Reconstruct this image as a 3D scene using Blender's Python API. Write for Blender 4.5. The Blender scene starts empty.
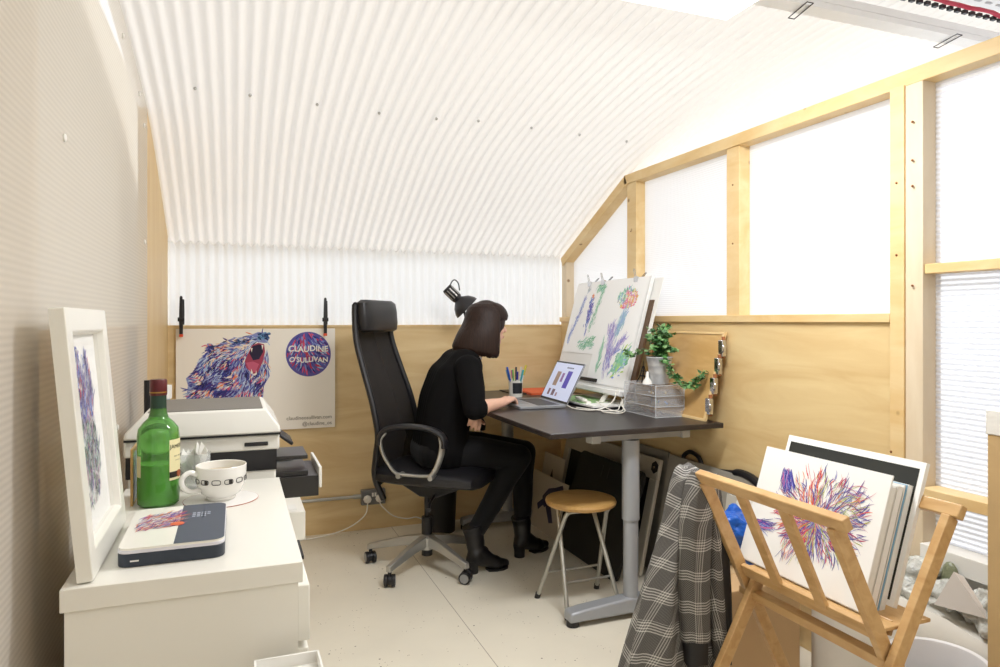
import bpy, math, random
from mathutils import Vector, Matrix, noise as mnoise
from math import sin, cos, pi, radians, atan2, sqrt
S = bpy.context.scene
C = S.collection
random.seed(7)
EYE = 1.22
YAW = radians(21)
# ---------------------------------------------------------------- camera
cam = bpy.data.cameras.new('camera'); cam.sensor_width = 36; cam.lens = 24.84
cam.shift_y = -0.0125; cam.clip_start = .02
co = bpy.data.objects.new('camera', cam); C.objects.link(co)
co.location = (0, 0, EYE); co.rotation_euler = (pi/2, 0, -YAW)
S.camera = co
# ---------------------------------------------------------------- world, daylight through the translucent shell
w = bpy.data.worlds.new('world'); S.world = w; w.use_nodes = True
bg = w.node_tree.nodes['Background']; bg.inputs[0].default_value = (.93, .96, 1, 1); bg.inputs[1].default_value = 1.15
# daylight behind the partition on the right, the strip light overhead, and a lamp added behind the camera
def area(name, loc, rot, sx, sy, power, col=(1, 1, 1)):
    l = bpy.data.lights.new(name, 'AREA'); l.shape = 'RECTANGLE'; l.size = sx; l.size_y = sy; l.energy = power; l.color = col
    o = bpy.data.objects.new(name, l); C.objects.link(o); o.location = loc; o.rotation_euler = rot
    return o
sn = bpy.data.lights.new('daylight_sun', 'SUN'); sn.energy = 2.2; sn.angle = radians(25); sn.color = (1, .98, .95)
so = bpy.data.objects.new('daylight_sun', sn); C.objects.link(so); so.rotation_euler = (radians(12), radians(50), 0); so.location = (5, 0, 6)
area('overhead_glow', (1.18, 1.67, 2.19), (radians(14), 0, 0), .62, .30, 27, (.95, .97, 1))
area('overhead_glow', (.9, -.35, 2.195), (0, 0, 0), 1.5, .3, 3, (.95, .97, 1))  # added fill lamp, unseen behind the camera
S.view_settings.view_transform = 'Standard'; S.view_settings.look = 'None'
S.view_settings.gamma = 1; S.view_settings.use_curve_mapping = False
S.view_settings.exposure = 0.68
# ---------------------------------------------------------------- materials
def srgb(h):
    h = h.lstrip('#'); v = [int(h[i:i+2], 16)/255 for i in (0, 2, 4)]
    return tuple((x/12.92 if x <= .04045 else ((x+.055)/1.055)**2.4) for x in v)
MATS = {}
def mat(name, col, rough=.5, metal=0, spec=.5, var=0, vscale=8, bump=0, bscale=60, stretch=None, sheen=0, coat=0):
    if name in MATS: return MATS[name]
    m = bpy.data.materials.new(name); m.use_nodes = True; N = m.node_tree.nodes; L = m.node_tree.links
    b = N['Principled BSDF']
    c = srgb(col) if isinstance(col, str) else col
    b.inputs['Base Color'].default_value = (*c, 1); b.inputs['Roughness'].default_value = rough
    b.inputs['Metallic'].default_value = metal; b.inputs['Specular IOR Level'].default_value = spec
    if sheen: b.inputs['Sheen Weight'].default_value = sheen
    if coat: b.inputs['Coat Weight'].default_value = coat
    if var or bump:
        tc = N.new('ShaderNodeTexCoord'); mp = N.new('ShaderNodeMapping'); L.new(tc.outputs['Object'], mp.inputs[0])
        if stretch: mp.inputs['Scale'].default_value = stretch
    if var:
        n = N.new('ShaderNodeTexNoise'); n.inputs['Scale'].default_value = vscale; n.inputs['Detail'].default_value = 6
        L.new(mp.outputs[0], n.inputs[0])
        r = N.new('ShaderNodeValToRGB'); r.color_ramp.elements[0].position = .3; r.color_ramp.elements[1].position = .7
        r.color_ramp.elements[0].color = (*[x*(1-var) for x in c], 1); r.color_ramp.elements[1].color = (*[min(1, x*(1+var)) for x in c], 1)
        L.new(n.outputs['Fac'], r.inputs[0]); L.new(r.outputs[0], b.inputs['Base Color'])
    if bump:
        n2 = N.new('ShaderNodeTexNoise'); n2.inputs['Scale'].default_value = bscale; n2.inputs['Detail'].default_value = 4
        L.new(mp.outputs[0], n2.inputs[0])
        bp = N.new('ShaderNodeBump'); bp.inputs['Strength'].default_value = bump; bp.inputs['Distance'].default_value = .01
        L.new(n2.outputs['Fac'], bp.inputs['Height']); L.new(bp.outputs[0], b.inputs['Normal'])
    MATS[name] = m; return m
def wood(name, c1, c2, rough=.45, scale=(1, 1, 1), dist=3, wscale=6, knots=0):
    """grain runs along the axis whose scale is small"""
    m = bpy.data.materials.new(name); m.use_nodes = True; N = m.node_tree.nodes; L = m.node_tree.links
    b = N['Principled BSDF']; b.inputs['Roughness'].default_value = rough
    tc = N.new('ShaderNodeTexCoord'); mp = N.new('ShaderNodeMapping'); L.new(tc.outputs['Object'], mp.inputs[0])
    mp.inputs['Scale'].default_value = scale
    n = N.new('ShaderNodeTexNoise'); n.inputs['Scale'].default_value = wscale; n.inputs['Detail'].default_value = 8; n.inputs['Distortion'].default_value = dist
    n.inputs['Roughness'].default_value = .55
    L.new(mp.outputs[0], n.inputs[0])
    r = N.new('ShaderNodeValToRGB'); r.color_ramp.elements[0].position = .32; r.color_ramp.elements[1].position = .68
    r.color_ramp.elements[0].color = (*srgb(c1), 1); r.color_ramp.elements[1].color = (*srgb(c2), 1)
    L.new(n.outputs['Fac'], r.inputs[0])
    out = r.outputs[0]
    if knots:
        v = N.new('ShaderNodeTexVoronoi'); v.inputs['Scale'].default_value = knots; L.new(tc.outputs['Object'], v.inputs[0])
        r2 = N.new('ShaderNodeValToRGB'); r2.color_ramp.elements[0].position = .04; r2.color_ramp.elements[1].position = .09
        r2.color_ramp.elements[0].color = (.32, .16, .06, 1); r2.color_ramp.elements[1].color = (1, 1, 1, 1)
        L.new(v.outputs['Distance'], r2.inputs[0])
        mx = N.new('ShaderNodeMix'); mx.data_type = 'RGBA'; mx.blend_type = 'MULTIPLY'; mx.inputs[0].default_value = .8
        L.new(out, mx.inputs[6]); L.new(r2.outputs[0], mx.inputs[7]); out = mx.outputs[2]
    L.new(out, b.inputs['Base Color'])
    bp = N.new('ShaderNodeBump'); bp.inputs['Strength'].default_value = .12; bp.inputs['Distance'].default_value = .004
    L.new(n.outputs['Fac'], bp.inputs['Height']); L.new(bp.outputs[0], b.inputs['Normal'])
    MATS[name] = m; return m
def sheet(name, col, transl=.5, clear=.2, rough=.35, flute=None, fstr=.35, tcol=None):
    """translucent plastic: diffuse + translucent + a share of clear view; flute=(axis, pitch) adds twin-wall ribs"""
    m = bpy.data.materials.new(name); m.use_nodes = True; N = m.node_tree.nodes; L = m.node_tree.links
    N.remove(N['Principled BSDF']); o = N['Material Output']
    c = srgb(col); tcc = srgb(tcol) if tcol else c
    d = N.new('ShaderNodeBsdfDiffuse'); d.inputs[0].default_value = (*c, 1)
    t = N.new('ShaderNodeBsdfTranslucent'); t.inputs[0].default_value = (*tcc, 1)
    m1 = N.new('ShaderNodeMixShader'); m1.inputs[0].default_value = transl; L.new(d.outputs[0], m1.inputs[1]); L.new(t.outputs[0], m1.inputs[2])
    last = m1
    tr = N.new('ShaderNodeBsdfTransparent'); m2 = N.new('ShaderNodeMixShader'); m2.inputs[0].default_value = clear
    L.new(last.outputs[0], m2.inputs[1]); L.new(tr.outputs[0], m2.inputs[2])
    if flute:
        tc = N.new('ShaderNodeTexCoord'); wv = N.new('ShaderNodeTexWave'); wv.wave_type = 'BANDS'; wv.bands_direction = flute[0]
        wv.inputs['Scale'].default_value = .314/flute[1]; wv.inputs['Distortion'].default_value = 0
        L.new(tc.outputs['Object'], wv.inputs[0])
        r = N.new('ShaderNodeMapRange'); r.inputs[3].default_value = clear*(1-fstr); r.inputs[4].default_value = min(1, clear*(1+fstr))
        L.new(wv.outputs['Fac'], r.inputs[0]); L.new(r.outputs[0], m2.inputs[0])
        bp = N.new('ShaderNodeBump'); bp.inputs['Strength'].default_value = .25; bp.inputs['Distance'].default_value = .003
        L.new(wv.outputs['Fac'], bp.inputs['Height']); 
        for q in (d, t): L.new(bp.outputs[0], q.inputs['Normal'])
    g = N.new('ShaderNodeBsdfGlossy'); g.inputs['Roughness'].default_value = rough
    m3 = N.new('ShaderNodeMixShader'); m3.inputs[0].default_value = .06; L.new(m2.outputs[0], m3.inputs[1]); L.new(g.outputs[0], m3.inputs[2])
    L.new(m3.outputs[0], o.inputs[0]); MATS[name] = m; return m
def glass(name, col, rough=.02, ior=1.45, alpha=1):
    m = mat(name, col, rough); b = m.node_tree.nodes['Principled BSDF']
    b.inputs['Transmission Weight'].default_value = 1; b.inputs['IOR'].default_value = ior; return m
def clearfilm(name, col, alpha, rough=.15):
    m = mat(name, col, rough); m.node_tree.nodes['Principled BSDF'].inputs['Alpha'].default_value = alpha; return m
def emit(name, col, s):
    m = mat(name, col); b = m.node_tree.nodes['Principled BSDF']; b.inputs['Emission Color'].default_value = (*srgb(col), 1); b.inputs['Emission Strength'].default_value = s; return m
def vcol(name, rough=.7):
    m = mat(name, (1, 1, 1), rough); N = m.node_tree.nodes; a = N.new('ShaderNodeAttribute'); a.attribute_name = 'Col'
    m.node_tree.links.new(a.outputs['Color'], N['Principled BSDF'].inputs['Base Color']); return m

ply = wood('plywood', '#dcbe8a', '#ecd4a4', .42, (.6, .6, 3.2), 1.2, 3.2)
ply_r = wood('plywood_right', '#d9b983', '#e8cf9b', .4, (.6, .6, 3.2), 1.2, 3)
pine = wood('pine_timber', '#e0bd82', '#ecd2a0', .5, (3, 1, 3), .6, 4, 7)
pine_pale = wood('pine_pale', '#dcc9ab', '#e6d6bb', .5, (3, 3, .6), .6, 5, 7)
beech = wood('beech', '#bf9560', '#d3ae7a', .32, (4, 1.2, 4), 1, 7)
boardwood = wood('board_wood', '#c59a5c', '#d5ae72', .4, (3, 1, 3), .8, 5)
stoolwood = wood('stool_wood', '#b48a4c', '#c59d62', .3, (2, 8, 2), 1, 6)
m_white = mat('white_laminate', '#efece2', .28, var=.012, vscale=3)
m_whitemat = mat('white_matt', '#eeece6', .6)
m_paper = mat('white_paper', '#f4f3ef', .75)
m_blk = mat('black_plastic', '#17161a', .42)
m_blkmesh = clearfilm('black_mesh_fabric', '#16151a', .86, .7)
m_leather = mat('black_leather', '#1c1b1e', .38, bump=.15, bscale=180)
m_knit = mat('black_knit', '#0c0b0c', .9, spec=.15, sheen=0, bump=.2, bscale=300)
m_trouser = mat('black_trousers', '#0e0d0f', .8, spec=.25, sheen=.08)
m_boot = mat('black_boot_leather', '#141316', .35)
m_desk = mat('desk_black_brown', '#2c2625', .33, var=.25, vscale=9, stretch=(1, 8, 1))
m_grey = mat('grey_steel_paint', '#a3a6ab', .38, .25)
m_alu = mat('aluminium', '#b9b8b4', .32, .8)
m_chrome = mat('chrome', '#cfcfd2', .18, 1)
m_skin = mat('skin', '#e3b49b', .5, var=.04, vscale=30)
m_hair = mat('brown_hair', '#291912', .5, var=.35, vscale=40, stretch=(3, 3, .22), spec=.3, bump=.25, bscale=45)
m_card = mat('cardboard', '#bb9a70', .8, var=.05, vscale=5)
m_strokes = vcol('ink_strokes', .7)
# ---------------------------------------------------------------- mesh builder
class B:
    def __init__(s): s.v = []; s.f = []; s.c = []
    def add(s, V, Fc, M=None, col=None):
        o = len(s.v)
        s.v += [tuple(M @ Vector(p)) if M else tuple(p) for p in V]
        s.f += [tuple(i+o for i in f) for f in Fc]
        if col is not None or s.c:
            while len(s.c) < len(s.f)-len(Fc): s.c.append((1, 1, 1))
            s.c += [col or (1, 1, 1)]*len(Fc)
        return s
    def box(s, a, b, M=None):
        x0, x1 = sorted((a[0], b[0])); y0, y1 = sorted((a[1], b[1])); z0, z1 = sorted((a[2], b[2]))
        V = [(x0,y0,z0),(x1,y0,z0),(x1,y1,z0),(x0,y1,z0),(x0,y0,z1),(x1,y0,z1),(x1,y1,z1),(x0,y1,z1)]
        return s.add(V, [(3,2,1,0),(4,5,6,7),(0,1,5,4),(1,2,6,5),(2,3,7,6),(3,0,4,7)], M)
    def beam(s, p, q, w, h, up=(0, 0, 1)):
        """box of section w (sideways) x h (along up) from p to q"""
        p = Vector(p); q = Vector(q); d = (q-p).normalized(); u = Vector(up); u = (u-d*u.dot(d)).normalized(); r = d.cross(u)
        V = []
        for e in (p, q):
            for a, b_ in ((-1,-1),(1,-1),(1,1),(-1,1)): V.append(e+r*a*w/2+u*b_*h/2)
        return s.add(V, [(0,1,2,3)[::1],(7,6,5,4),(0,4,5,1),(1,5,6,2),(2,6,7,3),(3,7,4,0)])
    def tube(s, P, r, n=10, cap=True, flat=None):
        P = [Vector(p) for p in P]; R = r if isinstance(r, (list, tuple)) else [r]*len(P)
        rings = []; prev = None
        for i, p in enumerate(P):
            t = (P[min(i+1, len(P)-1)]-P[max(i-1, 0)]).normalized()
            if prev is None:
                a = Vector((0, 0, 1)) if abs(t.z) < .9 else Vector((1, 0, 0)); u = (a-t*a.dot(t)).normalized()
            else: u = (prev-t*prev.dot(t)).normalized()
            prev = u; w_ = t.cross(u)
            rr = R[i]; fx = flat or (1, 1)
            rings.append([p+u*cos(2*pi*k/n)*rr*fx[0]+w_*sin(2*pi*k/n)*rr*fx[1] for k in range(n)])
        return s.loft(rings, cap)
    def loft(s, rings, cap=True, closed=True):
        n = len(rings[0]); V = [p for r_ in rings for p in r_]; Fc = []
        for i in range(len(rings)-1):
            for k in range(n if closed else n-1):
                a = i*n+k; b_ = i*n+(k+1) % n; Fc.append((a, b_, b_+n, a+n))
        if cap and closed: Fc.append(tuple(range(n))[::-1]); Fc.append(tuple(range((len(rings)-1)*n, len(rings)*n)))
        return s.add(V, Fc)
    def cyl(s, p, q, r, r2=None, n=24): return s.tube([p, q], [r, r if r2 is None else r2], n)
    def lathe(s, prof, c=(0, 0, 0), n=32, M=None):
        """prof: list of (r, z)"""
        V = []; Fc = []
        for r_, z in prof:
            for k in range(n): V.append((c[0]+r_*cos(2*pi*k/n), c[1]+r_*sin(2*pi*k/n), c[2]+z))
        m = len(prof)
        for i in range(m-1):
            for k in range(n):
                a = i*n+k; b_ = i*n+(k+1) % n; Fc.append((a, b_, b_+n, a+n))
        if prof[0][0] > 1e-4: Fc.append(tuple(range(n))[::-1])
        if prof[-1][0] > 1e-4: Fc.append(tuple(range((m-1)*n, m*n)))
        return s.add(V, Fc, M)
    def ball(s, c, r, n=14, M=None, rot=None):
        r = r if isinstance(r, (list, tuple)) else (r, r, r); V = []; Fc = []
        m = n//2+2
        for i in range(m+1):
            th = pi*i/m
            for k in range(n):
                p = Vector((r[0]*sin(th)*cos(2*pi*k/n), r[1]*sin(th)*sin(2*pi*k/n), r[2]*cos(th)))
                if rot: p = rot @ p
                V.append(p+Vector(c))
        for i in range(m):
            for k in range(n):
                a = i*n+k; b_ = i*n+(k+1) % n; Fc.append((a, a+n, b_+n, b_))
        return s.add(V, Fc, M)
    def cap(s, p, q, r1, r2, n=14, flat=None):
        """capsule"""
        s.ball(p, r1, n); s.ball(q, r2, n); return s.tube([p, q], [r1, r2], n)
    def prism(s, poly, axis, a, b_, M=None):
        """poly = 2-D outline extruded from a to b_ along axis"""
        def P(u, v, t): return {'x': (t, u, v), 'y': (u, t, v), 'z': (u, v, t)}[axis]
        n = len(poly); V = [P(u, v, a) for u, v in poly]+[P(u, v, b_) for u, v in poly]
        Fc = [tuple(range(n))[::-1], tuple(range(n, 2*n))]+[(i, (i+1) % n, (i+1) % n+n, i+n) for i in range(n)]
        return s.add(V, Fc, M)
def rrect(x0, y0, x1, y1, r, n=5):
    P = []
    for cx, cy, a in ((x1-r, y0+r, -90), (x1-r, y1-r, 0), (x0+r, y1-r, 90), (x0+r, y0+r, 180)):
        for k in range(n+1):
            t = radians(a+90*k/n); P.append((cx+r*cos(t), cy+r*sin(t)))
    return P
def root_of(p):
    while p.parent: p = p.parent
    return p
def part(name, b, m, parent=None, bevel=0, smooth=35, seg=2, label=None, local=False, fix=True):
    me = bpy.data.meshes.new(name)
    off = Vector((0, 0, 0))
    if parent is not None and not local: off = Vector(root_of(parent).location)
    me.from_pydata([tuple(Vector(p)-off) for p in b.v], [], b.f)
    if fix:
        import bmesh as _bm
        t = _bm.new(); t.from_mesh(me); _bm.ops.recalc_face_normals(t, faces=t.faces); t.to_mesh(me); t.free()
    for k in (m if isinstance(m, (list, tuple)) else [m]): me.materials.append(k)
    if b.c:
        a = me.color_attributes.new('Col', 'FLOAT_COLOR', 'CORNER')
        arr = []
        for p_, c_ in zip(me.polygons, b.c):
            for _ in p_.loop_indices: arr += [c_[0], c_[1], c_[2], 1]
        a.data.foreach_set('color', arr)
    if smooth:
        me.polygons.foreach_set('use_smooth', [True]*len(me.polygons)); me.set_sharp_from_angle(angle=radians(smooth))
    o = bpy.data.objects.new(name, me); C.objects.link(o); o.parent = parent
    if bevel:
        md = o.modifiers.new('bevel', 'BEVEL'); md.width = bevel; md.segments = seg; md.limit_method = 'ANGLE'; md.angle_limit = radians(40)
    if label: o['label'] = label
    return o
def thing(name, label, cat, loc=(0, 0, 0), rz=0, group=None):
    o = bpy.data.objects.new(name, None); C.objects.link(o); o.location = loc; o.rotation_euler = (0, 0, rz)
    o.empty_display_size = .05
    return tag(o, label, cat, group)
def tag(o, label, cat, group=None):
    o['label'] = label; o['category'] = cat
    if group: o['group'] = group
    return o
def struct(name, b, m, parent=None, **k):
    o = part(name, b, m, parent, **k)
    if parent is None: o['kind'] = 'structure'
    return o
def dup(root, loc=None, rz=None, label=None):
    r = root.copy(); C.objects.link(r)
    if loc is not None: r.location = loc
    if rz is not None: r.rotation_euler = (0, 0, rz)
    if label: r['label'] = label
    for ch in list(root.children):
        c_ = ch.copy(); C.objects.link(c_); c_.parent = r
        for g in ch.children:
            d_ = g.copy(); C.objects.link(d_); d_.parent = c_
    return r
def blob(name, b, m, parent, voxel=.005, it=3, label=None, fac=.5):
    """one continuous skin around overlapping volumes"""
    o = part(name, b, m, parent, smooth=0, fix=False)
    r = o.modifiers.new('remesh', 'REMESH'); r.mode = 'VOXEL'; r.voxel_size = voxel; r.use_smooth_shade = True
    s_ = o.modifiers.new('smooth', 'SMOOTH'); s_.iterations = it; s_.factor = fac
    if label: o['label'] = label
    return o
def path(P, n=8):
    """Catmull-Rom through the points"""
    P = [Vector(p) for p in P]; Q = [P[0]*2-P[1]]+P+[P[-1]*2-P[-2]]; out = []
    for i in range(1, len(Q)-2):
        for k in range(n):
            t = k/n; a, b_, c_, d_ = Q[i-1:i+3]
            out.append(.5*((2*b_)+(c_-a)*t+(2*a-5*b_+4*c_-d_)*t*t+(3*b_-a-3*c_+d_)*t**3))
    out.append(P[-1]); return out
def text(s_, size, name, m, M, parent, thick=.0004, align='CENTER', bold=0):
    cu = bpy.data.curves.new(name, 'FONT'); cu.body = s_; cu.size = size; cu.extrude = thick; cu.align_x = align; cu.align_y = 'CENTER'; cu.resolution_u = 3; cu.offset = bold
    t = bpy.data.objects.new(name, cu); C.objects.link(t); bpy.context.view_layer.update()
    me = bpy.data.meshes.new_from_object(t.evaluated_get(bpy.context.evaluated_depsgraph_get()))
    bpy.data.objects.remove(t); me.name = name
    off = Vector(root_of(parent).location) if parent else Vector((0, 0, 0))
    for v in me.vertices: v.co = M(v.co) - off if callable(M) else (M @ v.co) - off
    me.materials.clear(); me.materials.append(m)
    o = bpy.data.objects.new(name, me); C.objects.link(o); o.parent = parent; return o
# ---------------------------------------------------------------- drawing helpers: strokes of ink on a sheet
def inpoly(x, y, P):
    c_ = False; j = len(P)-1
    for i in range(len(P)):
        if (P[i][1] > y) != (P[j][1] > y) and x < (P[j][0]-P[i][0])*(y-P[i][1])/(P[j][1]-P[i][1]+1e-12)+P[i][0]: c_ = not c_
        j = i
    return c_
PAL = [srgb(h) for h in ('#2a2f7c', '#3a3f9c', '#5660b8', '#7f8fd0', '#a7bfe2', '#4b2f7e', '#c9d8ee', '#d9577a', '#ef8a5a', '#f4d9b8', '#f2ece6', '#1e1c4a', '#c23b52', '#3f86b5')]
def strokes(b, fn, items):
    """items: list of (x, y, angle, length, width, colour, bend); fn maps (x, y, layer) to space"""
    for i, (x, y, a, L_, wd, col, bend) in enumerate(items):
        n = 4; V = []
        px, py, an = x, y, a
        for k in range(n+1):
            t = k/n; ww = wd*sin(pi*(.08+.84*t))/2
            V.append(fn(px-ww*sin(an), py+ww*cos(an), i)); V.append(fn(px+ww*sin(an), py-ww*cos(an), i))
            px += L_/n*cos(an); py += L_/n*sin(an); an += bend/n
        b.add(V, [(2*k, 2*k+1, 2*k+3, 2*k+2) for k in range(n)], None, col)
    return b
def polyfill(b, fn, P, col, layer=0):
    b.add([fn(x, y, layer) for x, y in P], [tuple(range(len(P)))], None, col)
# ================================================================ SETTING
XL, XR, YB, YF = -.334, 1.98, 4.05, -1.6
WOODZ = 1.185
m_floor = mat('painted_floor', '#e3dccb', .45, var=.05, vscale=2.5, bump=.05, bscale=8)
def floor_nodes():
    m = m_floor; N = m.node_tree.nodes; L = m.node_tree.links; b = N['Principled BSDF']
    src = b.inputs['Base Color'].links[0].from_socket
    tc = N.new('ShaderNodeTexCoord')
    out = src
    for sc, lo, hi, dark in ((22, .035, .06, .55), (60, .04, .08, .7)):
        v = N.new('ShaderNodeTexVoronoi'); v.inputs['Scale'].default_value = sc; v.inputs['Randomness'].default_value = 1; L.new(tc.outputs['Object'], v.inputs[0])
        n = N.new('ShaderNodeTexNoise'); n.inputs['Scale'].default_value = sc*.16; L.new(tc.outputs['Object'], n.inputs[0])
        t = N.new('ShaderNodeMath'); t.operation = 'GREATER_THAN'; t.inputs[1].default_value = .56; L.new(n.outputs['Fac'], t.inputs[0])
        lt = N.new('ShaderNodeMath'); lt.operation = 'LESS_THAN'; lt.inputs[1].default_value = hi*1.4; L.new(v.outputs['Distance'], lt.inputs[0])
        ml = N.new('ShaderNodeMath'); ml.operation = 'MULTIPLY'; L.new(t.outputs[0], ml.inputs[0]); L.new(lt.outputs[0], ml.inputs[1])
        mx = N.new('ShaderNodeMix'); mx.data_type = 'RGBA'; mx.blend_type = 'MIX'; L.new(ml.outputs[0], mx.inputs[0]); L.new(out, mx.inputs[6])
        mx.inputs[7].default_value = (.16*dark*2, .12*dark*2, .08*dark*2, 1); out = mx.outputs[2]
    # joints between the painted boards: two long lines and a cross line
    sx = N.new('ShaderNodeSeparateXYZ'); L.new(tc.outputs['Object'], sx.inputs[0])
    for ax, pos in (('X', .865), ('X', 2.0)):
        s1 = N.new('ShaderNodeMath'); s1.operation = 'SUBTRACT'; s1.inputs[1].default_value = pos; L.new(sx.outputs[ax], s1.inputs[0])
        ab = N.new('ShaderNodeMath'); ab.operation = 'ABSOLUTE'; L.new(s1.outputs[0], ab.inputs[0])
        lt = N.new('ShaderNodeMath'); lt.operation = 'LESS_THAN'; lt.inputs[1].default_value = .0016; L.new(ab.outputs[0], lt.inputs[0])
        mx = N.new('ShaderNodeMix'); mx.data_type = 'RGBA'; L.new(lt.outputs[0], mx.inputs[0]); L.new(out, mx.inputs[6]); mx.inputs[7].default_value = (.36, .31, .24, 1); out = mx.outputs[2]
    L.new(out, b.inputs['Base Color'])
floor_nodes()
struct('floor', B().box((-.7, YF, -.08), (3.2, 4.6, 0)), m_floor)
# corrugated arch overhead: ribs run from the back wall up and over towards the camera
m_arch = sheet('corrugated_plastic', '#e6e2dc', .34, .0, .35, tcol='#e6e2dd')
m_arch2 = sheet('corrugated_clear_plastic', '#f3f3f1', .52, .03, .2, tcol='#ffffff')
ARC = path([(4.12, 1.58), (4.05, 1.66), (3.65, 1.86), (3.25, 2.035), (2.9, 2.125), (2.5, 2.2), (2.1, 2.25), (1.7, 2.285), (1.3, 2.305), (.8, 2.31), (.2, 2.29), (-.5, 2.22), (-1.1, 2.1), (-1.6, 1.95)], 5) \
    if False else [Vector((a.x, a.y)) for a in path([(4.12, 1.60, 0), (4.05, 1.66, 0), (3.65, 1.86, 0), (3.25, 2.035, 0), (2.9, 2.125, 0), (2.5, 2.2, 0), (2.1, 2.25, 0), (1.7, 2.285, 0), (1.3, 2.305, 0), (.8, 2.31, 0), (.2, 2.29, 0), (-.5, 2.22, 0), (-1.1, 2.1, 0), (-1.6, 1.95, 0)], 5)]
def corr(b, line, x0, x1, pitch, amp, ph=0, th=.003, per=8):
    n = int((x1-x0)/pitch*per); 
    for side in (0, 1):
        V = []
        for j, p in enumerate(line):
            t = (line[min(j+1, len(line)-1)]-line[max(j-1, 0)]).normalized(); nr = Vector((-t.y, t.x))
            if nr.y < 0: nr = -nr
            for i in range(n+1):
                x = x0+(x1-x0)*i/n; a = amp*sin(2*pi*x/pitch+ph)+side*th
                V.append((x, p.x+nr.x*a, p.y+nr.y*a))
        b.add(V, [(j*(n+1)+i, j*(n+1)+i+1, (j+1)*(n+1)+i+1, (j+1)*(n+1)+i) for j in range(len(line)-1) for i in range(n)])
        if side == 0 and th == 0: break
    return b
cl = struct('ceiling', corr(B(), ARC, -.37, 4.4, .048, .0062, th=0, per=9), m_arch, smooth=80, fix=False)
# lower corrugated strip against the back wall, brighter, a second sheet lapped over it
struct('wall_back_cladding', corr(B(), [Vector((YB+.045, z)) for z in (1.10, 1.3, 1.5, 1.645)], -.37, 3.2, .048, .006, ph=1.1, th=0), m_arch2, smooth=80, fix=False)
struct('wall_back_cladding_lap', corr(B(), [Vector((YB+.028, z)) for z in (1.10, 1.35, 1.66)], -.35, 1.99, .048, .006, th=0), m_arch2, smooth=80, fix=False)
# washers that hold the sheets
scr = B()
for x, y in ((-0.144, 2.9), (0.055, 2.905), (0.314, 2.92), (0.573, 2.935), (0.824, 2.93), (1.012, 2.91), (1.274, 2.92), (1.53, 2.935), (1.797, 2.95)):
    for a, b2 in zip(ARC[:-1], ARC[1:]):
        if b2.x <= y <= a.x:
            z = a.y+(b2.y-a.y)*(a.x-y)/(a.x-b2.x); scr.ball((x, y-.006, z-.012), .0065, 8)
struct('trim_1', scr, m_alu)
# back wall of plywood
struct('wall_back', B().box((XL-.05, YB, 0), (XR+.05, YB+.018, WOODZ)), ply)
struct('trim_2', B().box((XL-.05, YB-.004, WOODZ), (XR, YB+.03, WOODZ+.012)), pine)
# right wall: plywood below, timber studs with twin-wall sheets above
struct('wall_right', B().box((XR, 1.6, 0), (XR+.018, YB, 1.215)), ply_r, bevel=.001)
m_poly = sheet('twinwall_sheet', '#f3f5f9', .46, .08, .3, ('Z', .010), .15, tcol='#fbfcff')
m_poly_r = sheet('twinwall_sheet_clearer', '#e1e6f0', .38, .30, .3, ('Z', .016), .75, tcol='#f6f8ff')
T = .045
def rightbox(y0, y1, z0, z1, d0=0, d1=.07): return B().box((XR+d0, y0, z0), (XR+d1, y1, z1))
struct('trim_3', rightbox(1.626, YB, 1.215, 1.245, -.012, .075), pine, bevel=.002)      # ledge on top of the plywood
struct('trim_4', B().beam((XR+.03, 3.26, 1.985), (XR+.03, -1.2, 1.985), .075, .05), pine, bevel=.002)
struct('trim_5', B().beam((XR+.03, 4.03, 1.60), (XR+.03, 3.24, 1.985), .075, .055), pine, bevel=.002)
struct('trim_6', rightbox(3.975, 4.04, 1.245, 1.61), pine_pale, bevel=.002)
struct('trim_7', rightbox(3.15, 3.24, 1.245, 1.965), pine, bevel=.002)
struct('trim_8', rightbox(2.35, 2.43, 1.245, 1.965), pine, bevel=.002)
struct('trim_9', rightbox(1.575, 1.625, 0, 1.965, -.012, .075), pine, bevel=.002)
struct('trim_10', rightbox(1.515, 1.574, 0, 1.965, -.006, .075), pine_pale, bevel=.002)
struct('trim_11', rightbox(-.6, 1.514, 1.365, 1.395, 0, .06), pine, bevel=.002)
struct('trim_12', rightbox(-.6, 1.514, .675, .71, -.02, .06), pine, bevel=.002)
struct('trim_13', rightbox(-.6, 1.514, .48, .54, -.02, .06), m_whitemat, bevel=.002)
struct('trim_14', rightbox(-.7, -.61, 0, 1.965, 0, .07), pine, bevel=.002)
struct('wall_right_cladding', B().add([(XR+.055, 4.03, 1.24), (XR+.055, 1.58, 1.24), (XR+.055, 1.58, 1.985), (XR+.055, 3.26, 1.985), (XR+.055, 4.03, 1.60)], [(0, 1, 2, 3, 4)]), m_poly, fix=False)
struct('window_1', B().add([(XR+.05, 1.53, .5), (XR+.05, -.65, .5), (XR+.05, -.65, 1.985), (XR+.05, 1.53, 1.985)], [(0, 1, 2, 3)]), m_poly_r, fix=False)
struct('wall_right_base', rightbox(-1.6, 1.52, 0, .49, .01, .04), m_whitemat)
struct('wall_right_front', rightbox(-1.6, -.7, .4, 2.0, .02, .04), ply_r)
nails = B()
for y, z in ((1.6, 1.66), (1.6, 1.43), (1.545, 1.84), (1.545, 1.72), (1.545, 1.64), (1.545, 1.33), (1.62, .8), (1.62, .66), (2.39, 1.8), (2.39, 1.55), (3.2, 1.7)): nails.ball((XR-.012 if y < 1.65 else XR, y, z), .004, 8)
struct('trim_15', nails, mat('rusty_screws', '#8a5a34', .5, .5))
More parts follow.
